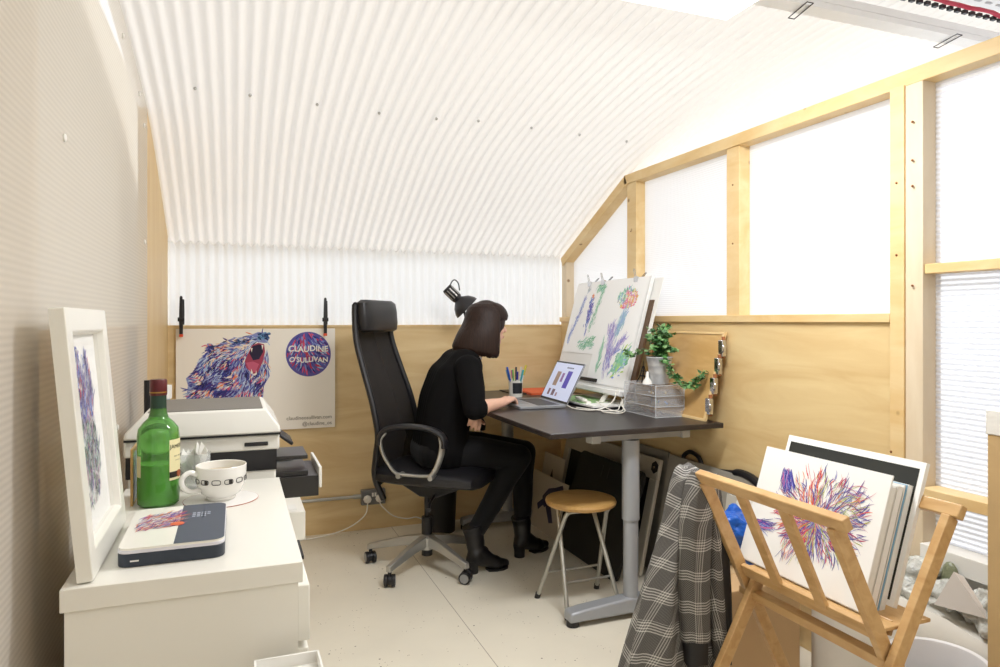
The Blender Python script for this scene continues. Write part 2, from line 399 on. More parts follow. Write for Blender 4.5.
# things seen dimly through the twin-wall sheet
struct('wall_neighbour', B().box((3.6, -1.6, 0), (3.65, 2.2, 1.45)), mat('grey_blue_board', '#c0c8e0', .7))
pr_ = part('partition_screen', B().box((2.55, 1.1, 0), (2.6, 1.42, 1.62)), mat('slate_blue_screen', '#7f89a8', .7)); tag(pr_, 'blurred blue grey upright screen seen through the ribbed plastic panel', 'partition')
rd = part('red_folder', B().box((2.4, .92, .9), (2.43, 1.07, 1.1)), mat('pink_red', '#d2607a', .6), bevel=.003); tag(rd, 'blurred pink upright folder behind the ribbed plastic panel', 'folder')
# left wall: plywood end bay, then a hazy twin-wall sheet over plywood and studs
struct('wall_left', B().prism([(3.10, 0), (YB, 0), (YB, 1.68), (3.65, 1.88), (3.25, 2.05), (3.10, 2.09)], 'x', XL-.03, XL), wood('plywood_left', '#dcb97e', '#e6c993', .45, (3, 3, .6), .8, 3))
m_left = sheet('hazy_plastic_sheet', '#efe9df', .16, .36, .2, ('Z', .012), .10)
m_left.node_tree.nodes['Bump'].inputs['Strength'].default_value = .04
LN = [(YF, .02), (3.12, .02), (3.12, 2.085), (2.5, 2.19), (1.7, 2.28), (.8, 2.30), (-.5, 2.21), (YF, 1.95)]
struct('wall_left_cladding', B().add([(XL+.002, a, b2) for a, b2 in LN], [tuple(range(len(LN)))]), m_left, fix=False)
struct('wall_left_backing', B().box((XL-.09, YF, 0), (XL-.075, 4.05, 1.2)), wood('plywood_behind', '#d3b07a', '#e3c794', .5, (3, .6, 3), 1, 3))
struct('wall_left_backing_upper', B().box((XL-.11, YF, 1.2), (XL-.095, 4.05, 2.3)), sheet('beige_translucent_board', '#dcd6ca', .5, 0))
for i, y in enumerate((1.52, .62)):
    struct('trim_%d' % (16+i), B().box((XL-.073, y, 0), (XL-.02, y+.045, 2.15)), pine_pale)
wc = B()
for y, z in ((3.0, 1.98), (2.86, 2.06), (2.46, 2.12), (3.02, 1.53), (1.66, 1.60), (1.68, 1.2), (2.35, .9)): wc.ball((XL+.004, y, z), (.004, .009, .009), 10)
struct('trim_18', wc, m_whitemat)
struct('wall_front', B().box((-.5, YF-.02, 0), (3.2, YF, 2.2)), sheet('front_fill_sheet', '#e6e4de', .4, 0))  # unseen end wall, added and made translucent to let in frontal daylight
# steel beam and cable tray under the arch
struct('trim_19', B().box((1.52, 1.68, 2.215), (3.9, 1.74, 2.235)).box((1.52, 1.735, 2.235), (3.9, 1.742, 2.26)).box((1.52, 1.678, 2.235), (3.9, 1.684, 2.26)), mat('galvanised', '#f1f2f2', .5, 0, var=.03, vscale=9))
tray = B().box((1.5, 1.33, 2.22), (3.9, 1.5, 2.224))
for y in (1.33, 1.5): tray.box((1.5, y, 2.22), (3.9, y+.004, 2.25))
struct('trim_20', tray, mat('tray_steel', '#dfe0e2', .4, .3))
slot = B()
for i in range(40):
    for y in (1.35, 1.38, 1.41, 1.44, 1.47): slot.box((1.6+i*.05, y, 2.2185), (1.625+i*.05, y+.009, 2.2199))
struct('trim_21', slot, mat('slot_grey', '#b5b7bd', .6))
rp = B().tube([(1.55+.05*i, 1.525+.006*sin(i*1.7), 2.225+.004*cos(i*2.1)) for i in range(46)], .007, 8)
tag(part('red_cable', rp, mat('red_cable', '#c42a48', .5)), 'red cable running along the edge of the metal tray overhead', 'cable')
rp = B()
for i in range(60): rp.box((1.55+.034*i, 1.54, 2.214), (1.567+.034*i, 1.552, 2.226))
tag(part('black_chequered_strap', rp, m_blk), 'black dashed strap beside the red cable on the overhead tray', 'strap')
for i, (x, rz) in enumerate(((1.66, .3), (2.33, .3))):
    cb = B().tube([(x, 1.66, 2.212), (x+.03, 1.77, 2.212), (x+.055, 1.77, 2.212), (x+.025, 1.66, 2.212), (x, 1.66, 2.212)], .0018, 6)
    tag(part('beam_clip', cb, m_blk), ('thin black wire clip round the metal beam near the ceiling light', 'thin black wire clip at the end of the metal beam by the top timber')[i], 'clip')
# strip lights: the one in view, and one added behind the camera
def strip(x0, x1, y0, y1, lab):
    t = thing('ceiling_light', lab, 'ceiling light', ((x0+x1)/2, (y0+y1)/2, 2.2))
    part('housing', B().box((x0, y0, 2.205), (x1, y1, 2.26)), m_whitemat, t, bevel=.004)
    part('diffuser', B().box((x0+.01, y0+.01, 2.198), (x1-.01, y1-.01, 2.2055)), emit('lamp_diffuser', '#fffdf6', 1.2), t)
strip(.85, 1.5, 1.50, 1.84, 'white rectangular ceiling light at the top edge under the arch')
strip(.1, 1.7, -.5, -.2, 'added long white strip light behind the viewer, out of view')
# ================================================================ FURNITURE
# ---- desk: black-brown top on grey T legs, standing against the right wall
DZ = .79
def desk():
    t = thing('desk', 'black-brown office desk with grey telescopic T-shaped legs along the right wall', 'desk', (1.5, 3.2, 0))
    part('desktop', B().box((1.118, 2.38, DZ-.022), (1.925, 4.0, DZ)), m_desk, t, bevel=.003)
    for y in (2.475, 3.86):
        lg = B()
        lg.cyl((1.53, y, .05), (1.53, y, .40), .031).cyl((1.53, y, .40), (1.53, y, DZ-.06), .036)
        part('leg', lg, m_grey, t)
        ft = B(); P = [(1.235, .022), (1.24, .062), (1.30, .070), (1.50, .085), (1.56, .085), (1.86, .066), (1.90, .05), (1.90, .022)]
        ft.prism(P, 'y', y-.034, y+.034); fo = part('foot', ft, m_grey, t, bevel=.01, seg=3)
        for x in (1.262, 1.87): part('glide', B().cyl((x, y, 0), (x, y, .024), .026), m_blk, fo)
        br = B().box((1.34, y-.022, DZ-.058), (1.80, y+.022, DZ-.022))
        part('bracket', br, m_grey, t, bevel=.003)
        for x in (1.335, 1.765): part('bracket_cap', B().box((x, y-.028, DZ-.064), (x+.04, y+.028, DZ-.022)), mat('pale_grey_plastic', '#c3c3c1', .5), t, bevel=.002)
    part('rail', B().box((1.50, 2.5, DZ-.055), (1.56, 3.84, DZ-.03)), m_grey, t)
desk()
# ---- office chair
def chair():
    ox, oy = .935, 3.33; rz = radians(-38)
    t = thing('office_chair', 'black high-back mesh office chair with leather headrest and silver star base', 'chair', (ox, oy, 0), rz)
    P_ = lambda n, b, m, par=t, **k: part(n, b, m, par, local=True, **k)
    # star base
    BO = Vector((-.0355, -.0277, 0))
    for k in range(5):
        a = radians(72*k-30); d = Vector((cos(a), sin(a), 0)); s_ = Vector((-sin(a), cos(a), 0))
        rings = []
        for r_, z, w_, h in ((.03, .135, .05, .05), (.12, .125, .042, .042), (.24, .098, .033, .032), (.31, .082, .028, .028)):
            c_ = BO+d*r_+Vector((0, 0, z)); rings.append([c_+s_*w_/2*.8+Vector((0, 0, h/2)), c_-s_*w_/2*.8+Vector((0, 0, h/2)), c_-s_*w_/2-Vector((0, 0, h/2)), c_+s_*w_/2-Vector((0, 0, h/2))])
        arm = P_('base_arm', B().loft(rings), m_alu, bevel=.004)
        cp = BO+d*.297; ax = (d*.8+s_*.6).normalized() if k % 2 else (d*.55-s_*.83).normalized()
        cs = B()
        cs.cyl(cp+Vector((0, 0, .055)), cp+Vector((0, 0, .08)), .009)
        cs.cyl(cp-ax*.008+Vector((0, 0, .032)), cp+ax*.008+Vector((0, 0, .032)), .022)
        co_ = P_('caster', cs, m_blk)
        for sg in (-1, 1):
            c_ = cp+Vector((0, 0, .0285)); wl = B().cyl(c_+ax*sg*.009, c_+ax*sg*.026, .0285)
            P_('wheel', wl, m_blk, co_, bevel=.003)
            P_('wheel_ring', B().cyl(c_+ax*sg*.0255, c_+ax*sg*.0275, .021).cyl(c_+ax*sg*.0255, c_+ax*sg*.0278, .012), mat('grey_ring', '#8d8d8d', .5), co_)
    P_('hub', B().lathe([(.0, .09), (.045, .095), (.045, .15), (.03, .165), (0, .165)], tuple(BO), n=28), m_alu)
    P_('gas_lift', B().cyl(BO+Vector((0, 0, .06)), BO+Vector((0, 0, .25)), .027).cyl(BO+Vector((0, 0, .25)), BO+Vector((0, 0, .38)), .014), m_blk)
    P_('seat_mechanism', B().prism([(-.2, .44), (.14, .44), (.16, .41), (.04, .36), (-.05, .36)], 'y', -.09, .09), m_blk, bevel=.008)
    lv = B().tube(path([(.03, -.08, .375), (.05, -.19, .365), (.07, -.26, .35)], 4), [.007]*8+[.012]); P_('lever', lv, m_blk)
    # seat cushion
    rings = []
    for x, w_, z0, z1 in ((-.25, .19, .455, .49), (-.235, .225, .44, .51), (-.1, .25, .435, .515), (.08, .255, .435, .515), (.2, .245, .432, .513), (.262, .22, .43, .495), (.285, .17, .435, .465)):
        zc = (z0+z1)/2; hz = (z1-z0)/2
        rings.append([(x, w_*(abs(cos(a))**.55)*(1 if cos(a) > 0 else -1), zc+hz*(abs(sin(a))**.6)*(1 if sin(a) > 0 else -1)) for a in [2*pi*i/28 for i in range(28)]])
    P_('seat', B().loft(rings), m_leather)
    # back: side rails and cross bars around a mesh panel, curved profile in x-z
    prof = path([(-.20, 0, .36), (-.225, 0, .46), (-.215, 0, .58), (-.205, 0, .68), (-.235, 0, .82), (-.29, 0, .98), (-.335, 0, 1.12), (-.35, 0, 1.24), (-.352, 0, 1.30)], 5)
    def hw(z): return .225 - .045*max(0, (z-.75)/.55) - .05*max(0, (.5-z)/.14)
    for sg in (-1, 1):
        P_('back_rail', B().tube([(p.x, sg*hw(p.z), p.z) for p in prof], .015, 10, flat=(1, 1)), m_blk)
    top = [(-.352, y, 1.30) for y in (-.18, -.1, 0, .1, .18)]
    for bx_, bz_, br_, bh_ in ((-.23, .475, .016, .2), (-.352, 1.30, .013, .18)): P_('back_crossbar', B().tube([(bx_, y*bh_, bz_) for y in (-1, 0, 1)], br_, 8), m_blk)
    mesh = B(); rings = []
    for p in prof[3:]:
        h_ = hw(p.z); rings.append([(p.x-.028*(1-(u*u)), h_*u, p.z) for u in [-1+i/6 for i in range(13)]])
    V = [q for r_ in rings for q in r_]; V2 = [(q[0]-.004, q[1], q[2]) for q in V]
    n = 13; Fc = [(i*n+k, i*n+k+1, (i+1)*n+k+1, (i+1)*n+k) for i in range(len(rings)-1) for k in range(n-1)]
    mesh.add(V, Fc).add(V2, Fc); P_('back_mesh', mesh, m_blkmesh, fix=False)
    hr = B(); rings = []
    for z, w_, d_ in ((1.165, .15, .02), (1.175, .178, .032), (1.21, .186, .038), (1.27, .186, .038), (1.31, .18, .034), (1.325, .155, .022)):
        rings.append([(-.325+.012*(1.32-z)/.15+d_*(abs(cos(a))**.6)*(1 if cos(a) > 0 else -1), w_*(abs(sin(a))**.45)*(1 if sin(a) > 0 else -1), z) for a in [2*pi*i/32 for i in range(32)]])
    P_('headrest', B().loft(rings), m_leather)
    # loop armrests
    for sg in (-1, 1):
        y = sg*.275; AZ = .042
        L_ = [(-.145, y-sg*.01, .655), (-.165, y, .62), (-.155, y, .56), (-.12, y-sg*.005, .50), (-.095, y-sg*.012, .470), (-.06, y-sg*.015, .462), (.06, y-sg*.015, .462), (.095, y-sg*.012, .478), (.125, y-sg*.005, .53), (.145, y, .60), (.135, y-sg*.01, .655)]
        ar = P_('armrest', B().tube(path([(a_, b_, c_+AZ) for a_, b_, c_ in L_], 4), .0135, 10, flat=(.6, 1.25)), m_alu)
        pad = path([(-.17, y, .60), (-.165, y, .640), (-.135, y, .672), (-.05, y, .690), (.05, y, .688), (.125, y, .668), (.155, y, .635), (.155, y, .60)], 4)
        P_('armrest_pad', B().tube([p_+Vector((0, 0, AZ)) for p_ in pad], .017, 12, flat=(.75, 1.5)), m_leather, ar)
        for x in (-.075, .085): P_('bolt', B().cyl((x, y+sg*.004, .458+AZ), (x, y-sg*.05, .458+AZ), .0125, n=16), m_alu, ar)
    return t
chair()
# ---- folding stool
def stool():
    cx, cy = 1.392, 2.655
    t = thing('folding_stool', 'round wooden-topped folding stool with silver tube legs beside the desk leg', 'stool', (cx, cy, 0))
    part('seat', B().lathe([(0, .428), (.135, .428), (.149, .434), (.153, .445), (.149, .455), (.138, .459), (0, .459)], (cx, cy, 0), 48), stoolwood, t)
    sl = mat('silver_tube', '#b4b3ac', .28, .75)
    for sg in (-1, 1):
        for e in (-1, 1):
            xt = cx+sg*(.095 if e > 0 else .082); xb = cx+sg*(.148 if e > 0 else .125); y0 = cy+e*.128; y1 = cy-e*.055
            P = [(xb, y0, .0), (xb+(xt-xb)*.95, cy-e*.05, .40), (xt, y1-e*.02, .425)]
            lg = part('leg', B().tube(P, .0095, 12), sl, t)
            part('foot_cap', B().cyl((xb, y0, 0), (xb+(xt-xb)*.04, y0-e*.008, .022), .0125), m_blk, lg)
    for e in (-1, 1):
        w_ = .148 if e > 0 else .125
        z = .13; f = z/.40; y = cy+e*(.128-.178*f)
        part('crossbar', B().tube([(cx-w_+.014, y, z), (cx+w_-.014, y, z)], .0055, 8), sl, t)
        part('seat_bracket', B().tube([(cx-.1, cy-e*.075, .422), (cx+.1, cy-e*.075, .422)], .008, 8), sl, t)
stool()
# ---- white cabinets on the left
def cabinets():
    c1 = thing('drawer_cabinet', 'white drawer cabinet in the left foreground carrying the bottle and cup', 'cabinet', (-.08, 1.67, 0))
    part('cabinet_top', B().box((-.268, 1.308, .742), (.116, 2.04, .78)), m_white, c1, bevel=.0015)
    part('carcass', B().box((-.262, 1.314, .06), (.108, 2.035, .742)), m_white, c1)
    part('plinth', B().box((-.25, 1.33, 0), (.085, 2.02, .06)), m_white, c1)
    rail = mat('drawer_rail_brown', '#5b4636', .6)
    for k, (z0, z1, out) in enumerate(((.625, .728, .022), (.50, .612, .02), (.30, .49, .016), (.08, .29, .014))):
        d = part('drawer', B().box((.108, 1.33, z0), (.108+out, 2.02, z1)), m_white, c1, bevel=.002)
        part('handle', B().box((.108+out, 1.60, (z0+z1)/2+.01), (.108+out+.014, 1.72, (z0+z1)/2+.018)), m_blk, d)
    c2 = thing('printer_stand', 'white drawer unit under the printer with its top drawer pulled out', 'cabinet', (-.08, 2.4, 0))
    part('carcass', B().box((-.268, 2.09, 0), (.11, 2.78, .655)), m_white, c2, bevel=.002)
    d = part('drawer', B().box((.11, 2.46, .468), (.226, 2.72, .565)), m_white, c2, bevel=.002)
    part('drawer_inset', B().box((.135, 2.49, .563), (.20, 2.56, .5665)), m_whitemat, d)
    part('drawer', B().box((.11, 2.12, .2), (.122, 2.75, .45)), m_white, c2, bevel=.002)
    t = thing('storage_tray', 'white plastic tray standing beside the near cabinet at the bottom edge', 'tray', (.09, 1.2, 0))
    part('tray', B().box((.03, 1.16, .60), (.14, 1.27, .612)).box((.03, 1.16, .60), (.034, 1.27, .632)).box((.136, 1.16, .60), (.14, 1.27, .632)).box((.03, 1.266, .60), (.14, 1.27, .632)), m_whitemat, t, bevel=.001)
    part('stand', B().box((.04, 1.17, 0), (.13, 1.26, .60)), m_whitemat, t)
cabinets()
# ---- printer
def printer():
    m_pw = mat('printer_white', '#e7e5de', .4); m_pg = mat('printer_grey', '#77726b', .55, bump=.1, bscale=400)
    t = thing('printer', 'white and black desktop printer with grey lid on the stand by the poster', 'printer', (-.07, 2.3, .657))
    x0, x1, y0, y1 = -.285, .122, 2.115, 2.50
    part('body', B().box((x0, y0+.01, .843), (x1, y1, .89)), m_pw, t, bevel=.006)
    part('lower_body', B().box((x0+.01, y0+.014, .657), (x1-.01, y1-.01, .787)), m_pw, t, bevel=.006)
    part('middle_band', B().box((x0+.005, y0+.012, .785), (x1-.008, y1-.02, .845)), m_blk, t)
    sh = B()
    xa, xb = x0-.0, x1+.004
    lo = [(xa, y0, .893), (xb, y0, .893), (xb, y1, .893), (xa, y1, .893)]
    mid = [(xa+.004, y0+.002, .912), (xb-.004, y0+.002, .912), (xb-.004, y1-.002, .912), (xa+.004, y1-.002, .912)]
    hi = [(xa+.05, y0+.02, .963), (xb-.04, y0+.02, .963), (xb-.04, y1-.02, .963), (xa+.05, y1-.02, .963)]
    sh.loft([lo, mid, hi]); part('scanner_lid', sh, m_pw, t, bevel=.006)
    part('lid_panel', B().box((xa+.058, y0+.03, .962), (xb-.05, y1-.03, .9655)), m_pg, t, bevel=.001)
    part('lid_seam', B().box((xa+.002, y0+.0005, .8885), (xb-.002, y0+.02, .8935)), m_blk, t)
    part('grip', B().box((.025, y0+.006, .857), (.09, y0+.012, .868)), m_blk, t, bevel=.002)
    part('control_panel', B().box((x1, y0+.06, .858), (x1+.05, y0+.2, .868), Matrix.Translation((x1, 0, .875)) @ Matrix.Rotation(radians(38), 4, 'Y') @ Matrix.Translation((-x1, 0, -.86))), m_blk, t, bevel=.003)
    dk = mat('dark_tray', '#2c2a29', .3)
    part('output_tray', B().box((x1-.02, y0+.06, .80), (x1+.085, y0+.22, .812)), dk, t, bevel=.002)
    pt = B().box((x1-.02, y0+.04, .690), (x1+.115, y0+.28, .752))
    p2 = part('paper_tray', pt, dk, t, bevel=.001)
    part('tray_lid', B().box((x1-.018, y0+.05, .752), (x1+.085, y0+.27, .768)), dk, p2, bevel=.002)
    part('tray_front', B().box((x1+.115, y0+.035, .715), (x1+.124, y0+.285, .778)), m_pw, p2, bevel=.002)
    part('paper_guide', B().box((x1+.002, y0+.22, .768), (x1+.05, y0+.255, .772)), mat('pale_grey_plastic', '#c3c3c1', .5), p2)
printer()
# ---- print rack
def rack():
    t = thing('print_rack', 'slatted beech V-shaped print rack holding a stack of prints', 'rack', (1.35, 1.33, 0))
    def at(x0, z0, x1, z1, f): return (x0+(x1-x0)*f, z0+(z1-z0)*f)
    FT, PV, RT = (1.19, .795), (1.345, .475), (1.52, .79)
    yn, yf = 1.10, 1.565
    up = (0, 1, 0)
    def down(top, piv, z): k = (z-piv[1])/(top[1]-piv[1]); return piv[0]+(top[0]-piv[0])*k
    # front panel : rail + four slats, the end ones run on to the floor as legs
    part('top_rail', B().beam((FT[0], yn-.02, FT[1]), (FT[0], yf+.008, FT[1]), .022, .032, (FT[0]-PV[0], 0, FT[1]-PV[1])), beech, t, bevel=.003)
    for y in (yn+.02, yf-.005):
        xb = down(FT, PV, 0)
        part('leg', B().beam((xb, y, .012), (FT[0]+.006, y, FT[1]-.014), .02, .034, (1, 0, .3)), beech, t, bevel=.002)
    for k in (1, 2):
        y = yn+.02+(yf-.025-yn)*k/3; zz = .535
        part('slat', B().beam((down(FT, PV, zz), y, zz), (FT[0]+.006, y, FT[1]-.014), .034, .012, (1, 0, .3)), beech, t, bevel=.002)
    part('lower_rail', B().beam((down(FT, PV, .53)+.004, yn+.03, .53), (down(FT, PV, .53)+.004, yf-.015, .53), .014, .034, (-.4, 0, 1)), beech, t, bevel=.002)
    # rear panel
    part('top_rail', B().beam((RT[0], yn-.03, RT[1]), (RT[0], yf+.008, RT[1]), .022, .032, (RT[0]-PV[0], 0, RT[1]-PV[1])), beech, t, bevel=.003)
    for y in (yn-.004, yf-.03):
        xb = down(RT, PV, 0)
        part('leg', B().beam((xb, y, .012), (RT[0]-.006, y, RT[1]-.014), .02, .034, (1, 0, -.3)), beech, t, bevel=.002)
    for k in (1, 2):
        y = yn+.02+(yf-.025-yn)*k/3; zz = .535
        part('slat', B().beam((down(RT, PV, zz), y, zz), (RT[0]-.006, y, RT[1]-.014), .034, .012, (1, 0, -.3)), beech, t, bevel=.002)
    part('lower_rail', B().beam((down(RT, PV, .53), yn+.03, .53), (down(RT, PV, .53), yf-.015, .53), .014, .034, (.4, 0, 1)), beech, t, bevel=.002)
    part('ledge', B().box((1.322, yn+.012, .536), (1.475, yf-.03, .545)), beech, t, bevel=.002)
    part('pivot_bar', B().beam((PV[0]+.002, yn-.012, PV[1]-.012), (PV[0]+.002, yf+.015, PV[1]-.012), .034, .022), beech, t, bevel=.002)
    for z in (.10,):
        part('stretcher', B().beam((down(RT, PV, z), yn, z), (down(RT, PV, z), yf-.03, z), .016, .03), beech, t, bevel=.002)
rack()
# ---- prints in the rack; every board leans back the same way
LEAN = atan2(.092, .275)
def board(name, x, th, y0, y1, h, m, lab, z=.546, group=None, mats=None):
    u = Vector((sin(LEAN), 0, cos(LEAN))); nrm = Vector((cos(LEAN), 0, -sin(LEAN)))
    p = Vector((x, 0, z)); V = []
    for o_ in (Vector(), nrm*th):
        for y, hh in ((y0, 0), (y1, 0), (y1, h), (y0, h)): q = p+o_+u*hh; V.append((q.x, y, q.z))
    b = B().add(V, [(3, 2, 1, 0), (4, 5, 6, 7), (0, 1, 5, 4), (1, 2, 6, 5), (2, 3, 7, 6), (3, 0, 4, 7)])
    t = thing(name, lab, 'print', (x, (y0+y1)/2, z), 0, group)
    part('board', b, m, t)
    def fn(a, b_, i=0):   # a: 0 at the far end .. 1 at the near end, b_: 0 bottom .. 1 top
        q = p - nrm*(.0006+i*6e-7)+u*(b_*h); return (q.x, y1+(y0-y1)*a, q.z)
    return t, fn
wt, wf = board('wolf_print', 1.338, .004, 1.18, 1.59, .322, m_paper, 'colourful ink wolf head print at the front of the rack', z=.552)
def wolf():
    R = random.Random(4); b = B(); it = []
    cols_w = [srgb(h) for h in ('#e8603a', '#ef8b5c', '#d8434c', '#f2b08a', '#c9506e', '#7a4a9a', '#4a4fa0')]
    cols_c = [srgb(h) for h in ('#3a3f8f', '#5b62b0', '#8e8fca', '#7d549e', '#a9b24f', '#c9d183', '#6b86bd', '#c04a6e')]
    asp = .41/.322
    F2 = lambda x, y, i: wf(x/asp, y, i)     # x in units of height
    cx, cy = .70, .50
    for k in range(1000):      # fur radiating from the face
        a = R.uniform(0, 2*pi); r = R.uniform(.0, .30)*(1+.25*cos(a-1.1)); x = cx+r*cos(a)*1.35; y = cy+r*sin(a)*.98
        if not (.05 < x < 1.12 and .14 < y < .86): continue
        left = x < cx-.02
        col = R.choice(cols_w if R.random() < (.75 if left else .2) else cols_c)
        it.append((x, y, a+R.uniform(-.35, .35), R.uniform(.05, .15), R.uniform(.003, .009), col, R.uniform(-1, 1)))
    for k in range(60):      # long wisps at the right
        y = R.uniform(.45, .85); it.append((R.uniform(.85, 1.0), y, R.uniform(-.5, .5), R.uniform(.12, .22), R.uniform(.002, .005), R.choice(cols_c), R.uniform(-1.5, 1.5)))
    for ex, ey, ea, n in ((.30, .86, -1.25, 90), (.13, .36, .1, 40)):       # dark blue ear and tuft
        for k in range(n):
            it.append((ex+R.uniform(-.05, .05), ey+R.uniform(-.06, .0), ea+R.uniform(-.35, .35), R.uniform(.08, .2), R.uniform(.004, .012), R.choice([srgb('#2f2f86'), srgb('#3c3f9a'), srgb('#5b4ea6'), srgb('#8f9ad0'), srgb('#c86a9a')]), R.uniform(-.6, .6)))
    for k in range(230):      # muzzle and open jaws
        t_ = R.random(); x = .86+.22*t_; y = .43-.10*t_+R.uniform(-.04, .04)
        it.append((x, y, -.45+R.uniform(-.4, .4), R.uniform(.04, .1), R.uniform(.003, .01), R.choice([srgb('#c23b52'), srgb('#4b2f7e'), srgb('#3a3f8f'), srgb('#e07a6a'), srgb('#b6528c')]), R.uniform(-.5, .5)))
    for k in range(40): it.append((.88+R.uniform(-.03, .03), .55+R.uniform(-.02, .02), R.uniform(-.6, .1), .05, .006, srgb('#2a2350'), .5))
    for k in range(45): it.append((R.uniform(.45, .68), R.uniform(.18, .32), R.uniform(-2.2, -1.3), R.uniform(.05, .12), .004, R.choice(cols_w+cols_c), R.uniform(-.4, .4)))
    strokes(b, F2, it); part('artwork', b, m_strokes, wt, smooth=0, fix=False)
wolf()
cols = [('#eae8e2', .014, 'thick white mounted print directly behind the wolf print', 1.182), ('#d7d3ca', .003, 'thin grey-edged print second behind the wolf print', 1.184), ('#f0eeea', .017, 'thick white board in the middle of the rack stack', 1.184),
        ('#e0ddd6', .004, 'off-white thin print just before the light blue one in the rack', 1.184), ('#86b7d6', .0025, 'light blue backing sheet in the rack stack', 1.184), ('#ecebe6', .016, 'thick white board standing right behind the light blue sheet', 1.184)]
x = 1.3435
for hx, th, lab, y0 in cols:
    board('mounted_print', x, th, y0, 1.585, .30, mat('board_'+hx[1:], hx, .7), lab); x += th*1.06+.003
xt = x+.001
bt, bfn = board('black_mounted_print', xt, .012, 1.165, 1.6, .345, m_paper, 'white-edged black print, tallest of the stack at the rear of the rack', z=.556)
b = B(); polyfill(b, lambda a, c_, i: bfn(a, c_, 0), [(.03, .04), (.97, .04), (.97, .95), (.03, .95)], srgb('#23241f')); part('black_mat', b, m_strokes, bt, smooth=0, fix=False)
# ================================================================ ON THE BACK WALL
def pix(px, py, Y):      # where the sight line through a point of the photo meets the plane y = Y
    r = (px-500)/690; d = (sin(YAW)+cos(YAW)*r, cos(YAW)-sin(YAW)*r, -(py-321)/690); t = Y/d[1]; return d[0]*t, EYE+d[2]*t
def poster():
    Y = 4.028; t = thing('poster', 'white poster of a roaring blue bear clamped to the plywood back wall', 'poster', (.12, Y, 1.17))
    x0, x1, z0, z1 = -.293, .534, .614, 1.178
    part('sheet', B().box((x0, Y, z0), (x1, Y+.004, z1)), mat('poster_paper', '#faf5ec', .6), t)
    def fn(u, v, i=0): x, z = pix(150+u/4.17, 280+v/4.17, Y); return (x, Y-.0006-i*5e-7, z)
    R = random.Random(11); b = B()
    bear = [(150,505),(158,440),(150,410),(185,380),(205,330),(240,305),(230,285),(240,264),(258,266),(270,280),(295,262),(345,243),(390,238),(425,228),(450,217),(485,219),(498,240),(490,262),(470,262),(440,258),(415,285),(402,330),(410,375),(435,400),(460,360),(488,290),(496,330),(494,370),(500,400),(475,440),(470,505)]
    polyfill(b, fn, bear, srgb('#8f96cc'), 0)
    it = []
    while len(it) < 1900:
        x = R.uniform(145, 500); y = R.uniform(215, 505)
        if not inpoly(x, y, bear): continue
        a = atan2(230-y, 470-x)+pi+R.uniform(-.4, .4)+.25*sin(x/23)+.3*sin(y/31)
        warm = mnoise.noise(Vector((x/38, y/38, 2))) > .12
        dark = mnoise.noise(Vector((x/50, y/50, 7))) > .05
        if y < 330 and x > 260: warm = R.random() < .5; dark = R.random() < .4
        col = R.choice([PAL[8], PAL[9], PAL[7], PAL[10], PAL[4]]) if warm and R.random() < .75 else R.choice([PAL[0], PAL[0], PAL[5], PAL[11], PAL[1]] if dark else [PAL[1], PAL[2], PAL[3], PAL[4], PAL[6], PAL[5]])
        L_ = R.uniform(12, 40)
        if not inpoly(x+L_*cos(a), y+L_*sin(a), bear) and R.random() < .88: continue
        if x > 330 and y < 300 and R.random() < .5: col = R.choice([PAL[6], PAL[10], PAL[9], PAL[4], PAL[3]])
        it.append((x, y, a, L_, R.uniform(2, 6), col, R.uniform(-.9, .9)))
    strokes(b, fn, it); L0 = len(it)
    polyfill(b, fn, [(412,300),(425,272),(452,262),(476,268),(480,300),(470,340),(450,385),(430,392),(400,365),(396,335)], srgb('#a8405c'), L0+5)
    polyfill(b, fn, [(414,305),(428,276),(455,268),(470,275),(472,300),(455,330),(430,335)], srgb('#241a3c'), L0+8)
    polyfill(b, fn, [(400,345),(430,340),(455,350),(440,385),(415,378)], srgb('#c95f7e'), L0+10)
    for q in ([(420,285),(428,283),(424,302)], [(465,270),(473,272),(468,292)], [(420,392),(430,388),(422,370)], [(438,400),(446,392),(443,376)]): polyfill(b, fn, q, srgb('#f4efe4'), L0+14)
    it = [(R.uniform(445, 490), R.uniform(222, 245), R.uniform(-.5, .7), 16, 6, R.choice([srgb('#2f4f86'), srgb('#24305e'), srgb('#6a9cc6')]), .4) for _ in range(50)]
    it += [(R.uniform(240, 262), R.uniform(272, 296), R.uniform(0, 3), 14, 5, R.choice([srgb('#24305e'), srgb('#3a3f9c')]), .6) for _ in range(25)]
    it += [(R.uniform(345, 400), R.uniform(250, 262), R.uniform(-.3, .3), 18, 5, R.choice([srgb('#2f4f86'), srgb('#24305e')]), .3) for _ in range(16)]
    strokes(b, lambda u, v, i: fn(u, v, L0+20+i), it)
    part('bear_artwork', b, m_strokes, t, smooth=0, fix=False)
    # round logo
    b = B(); cx, cy, r = 660, 309, 94
    polyfill(b, fn, [(cx+r*cos(a), cy+r*.99*sin(a)) for a in [2*pi*k/48 for k in range(48)]], srgb('#5b56a4'), 0)
    it = []
    while len(it) < 260:
        x = cx+R.uniform(-r, r); y = cy+R.uniform(-r, r); a = 1.2+.8*sin(x/30)+R.uniform(-.3, .3); L_ = R.uniform(14, 32)
        if any((x+L_*k*cos(a)-cx)**2+(y+L_*k*sin(a)-cy)**2 > (r-4)**2 for k in (0, .5, 1)): continue
        it.append((x, y, a, L_, R.uniform(3, 9), R.choice([PAL[0], PAL[1], PAL[2], PAL[5], PAL[3], PAL[12], PAL[7], PAL[4]]), 0))
    strokes(b, fn, it); lg = part('round_logo', b, m_strokes, t, smooth=0, fix=False)
    mt = mat('lettering_white', '#f7f5f0', .6)
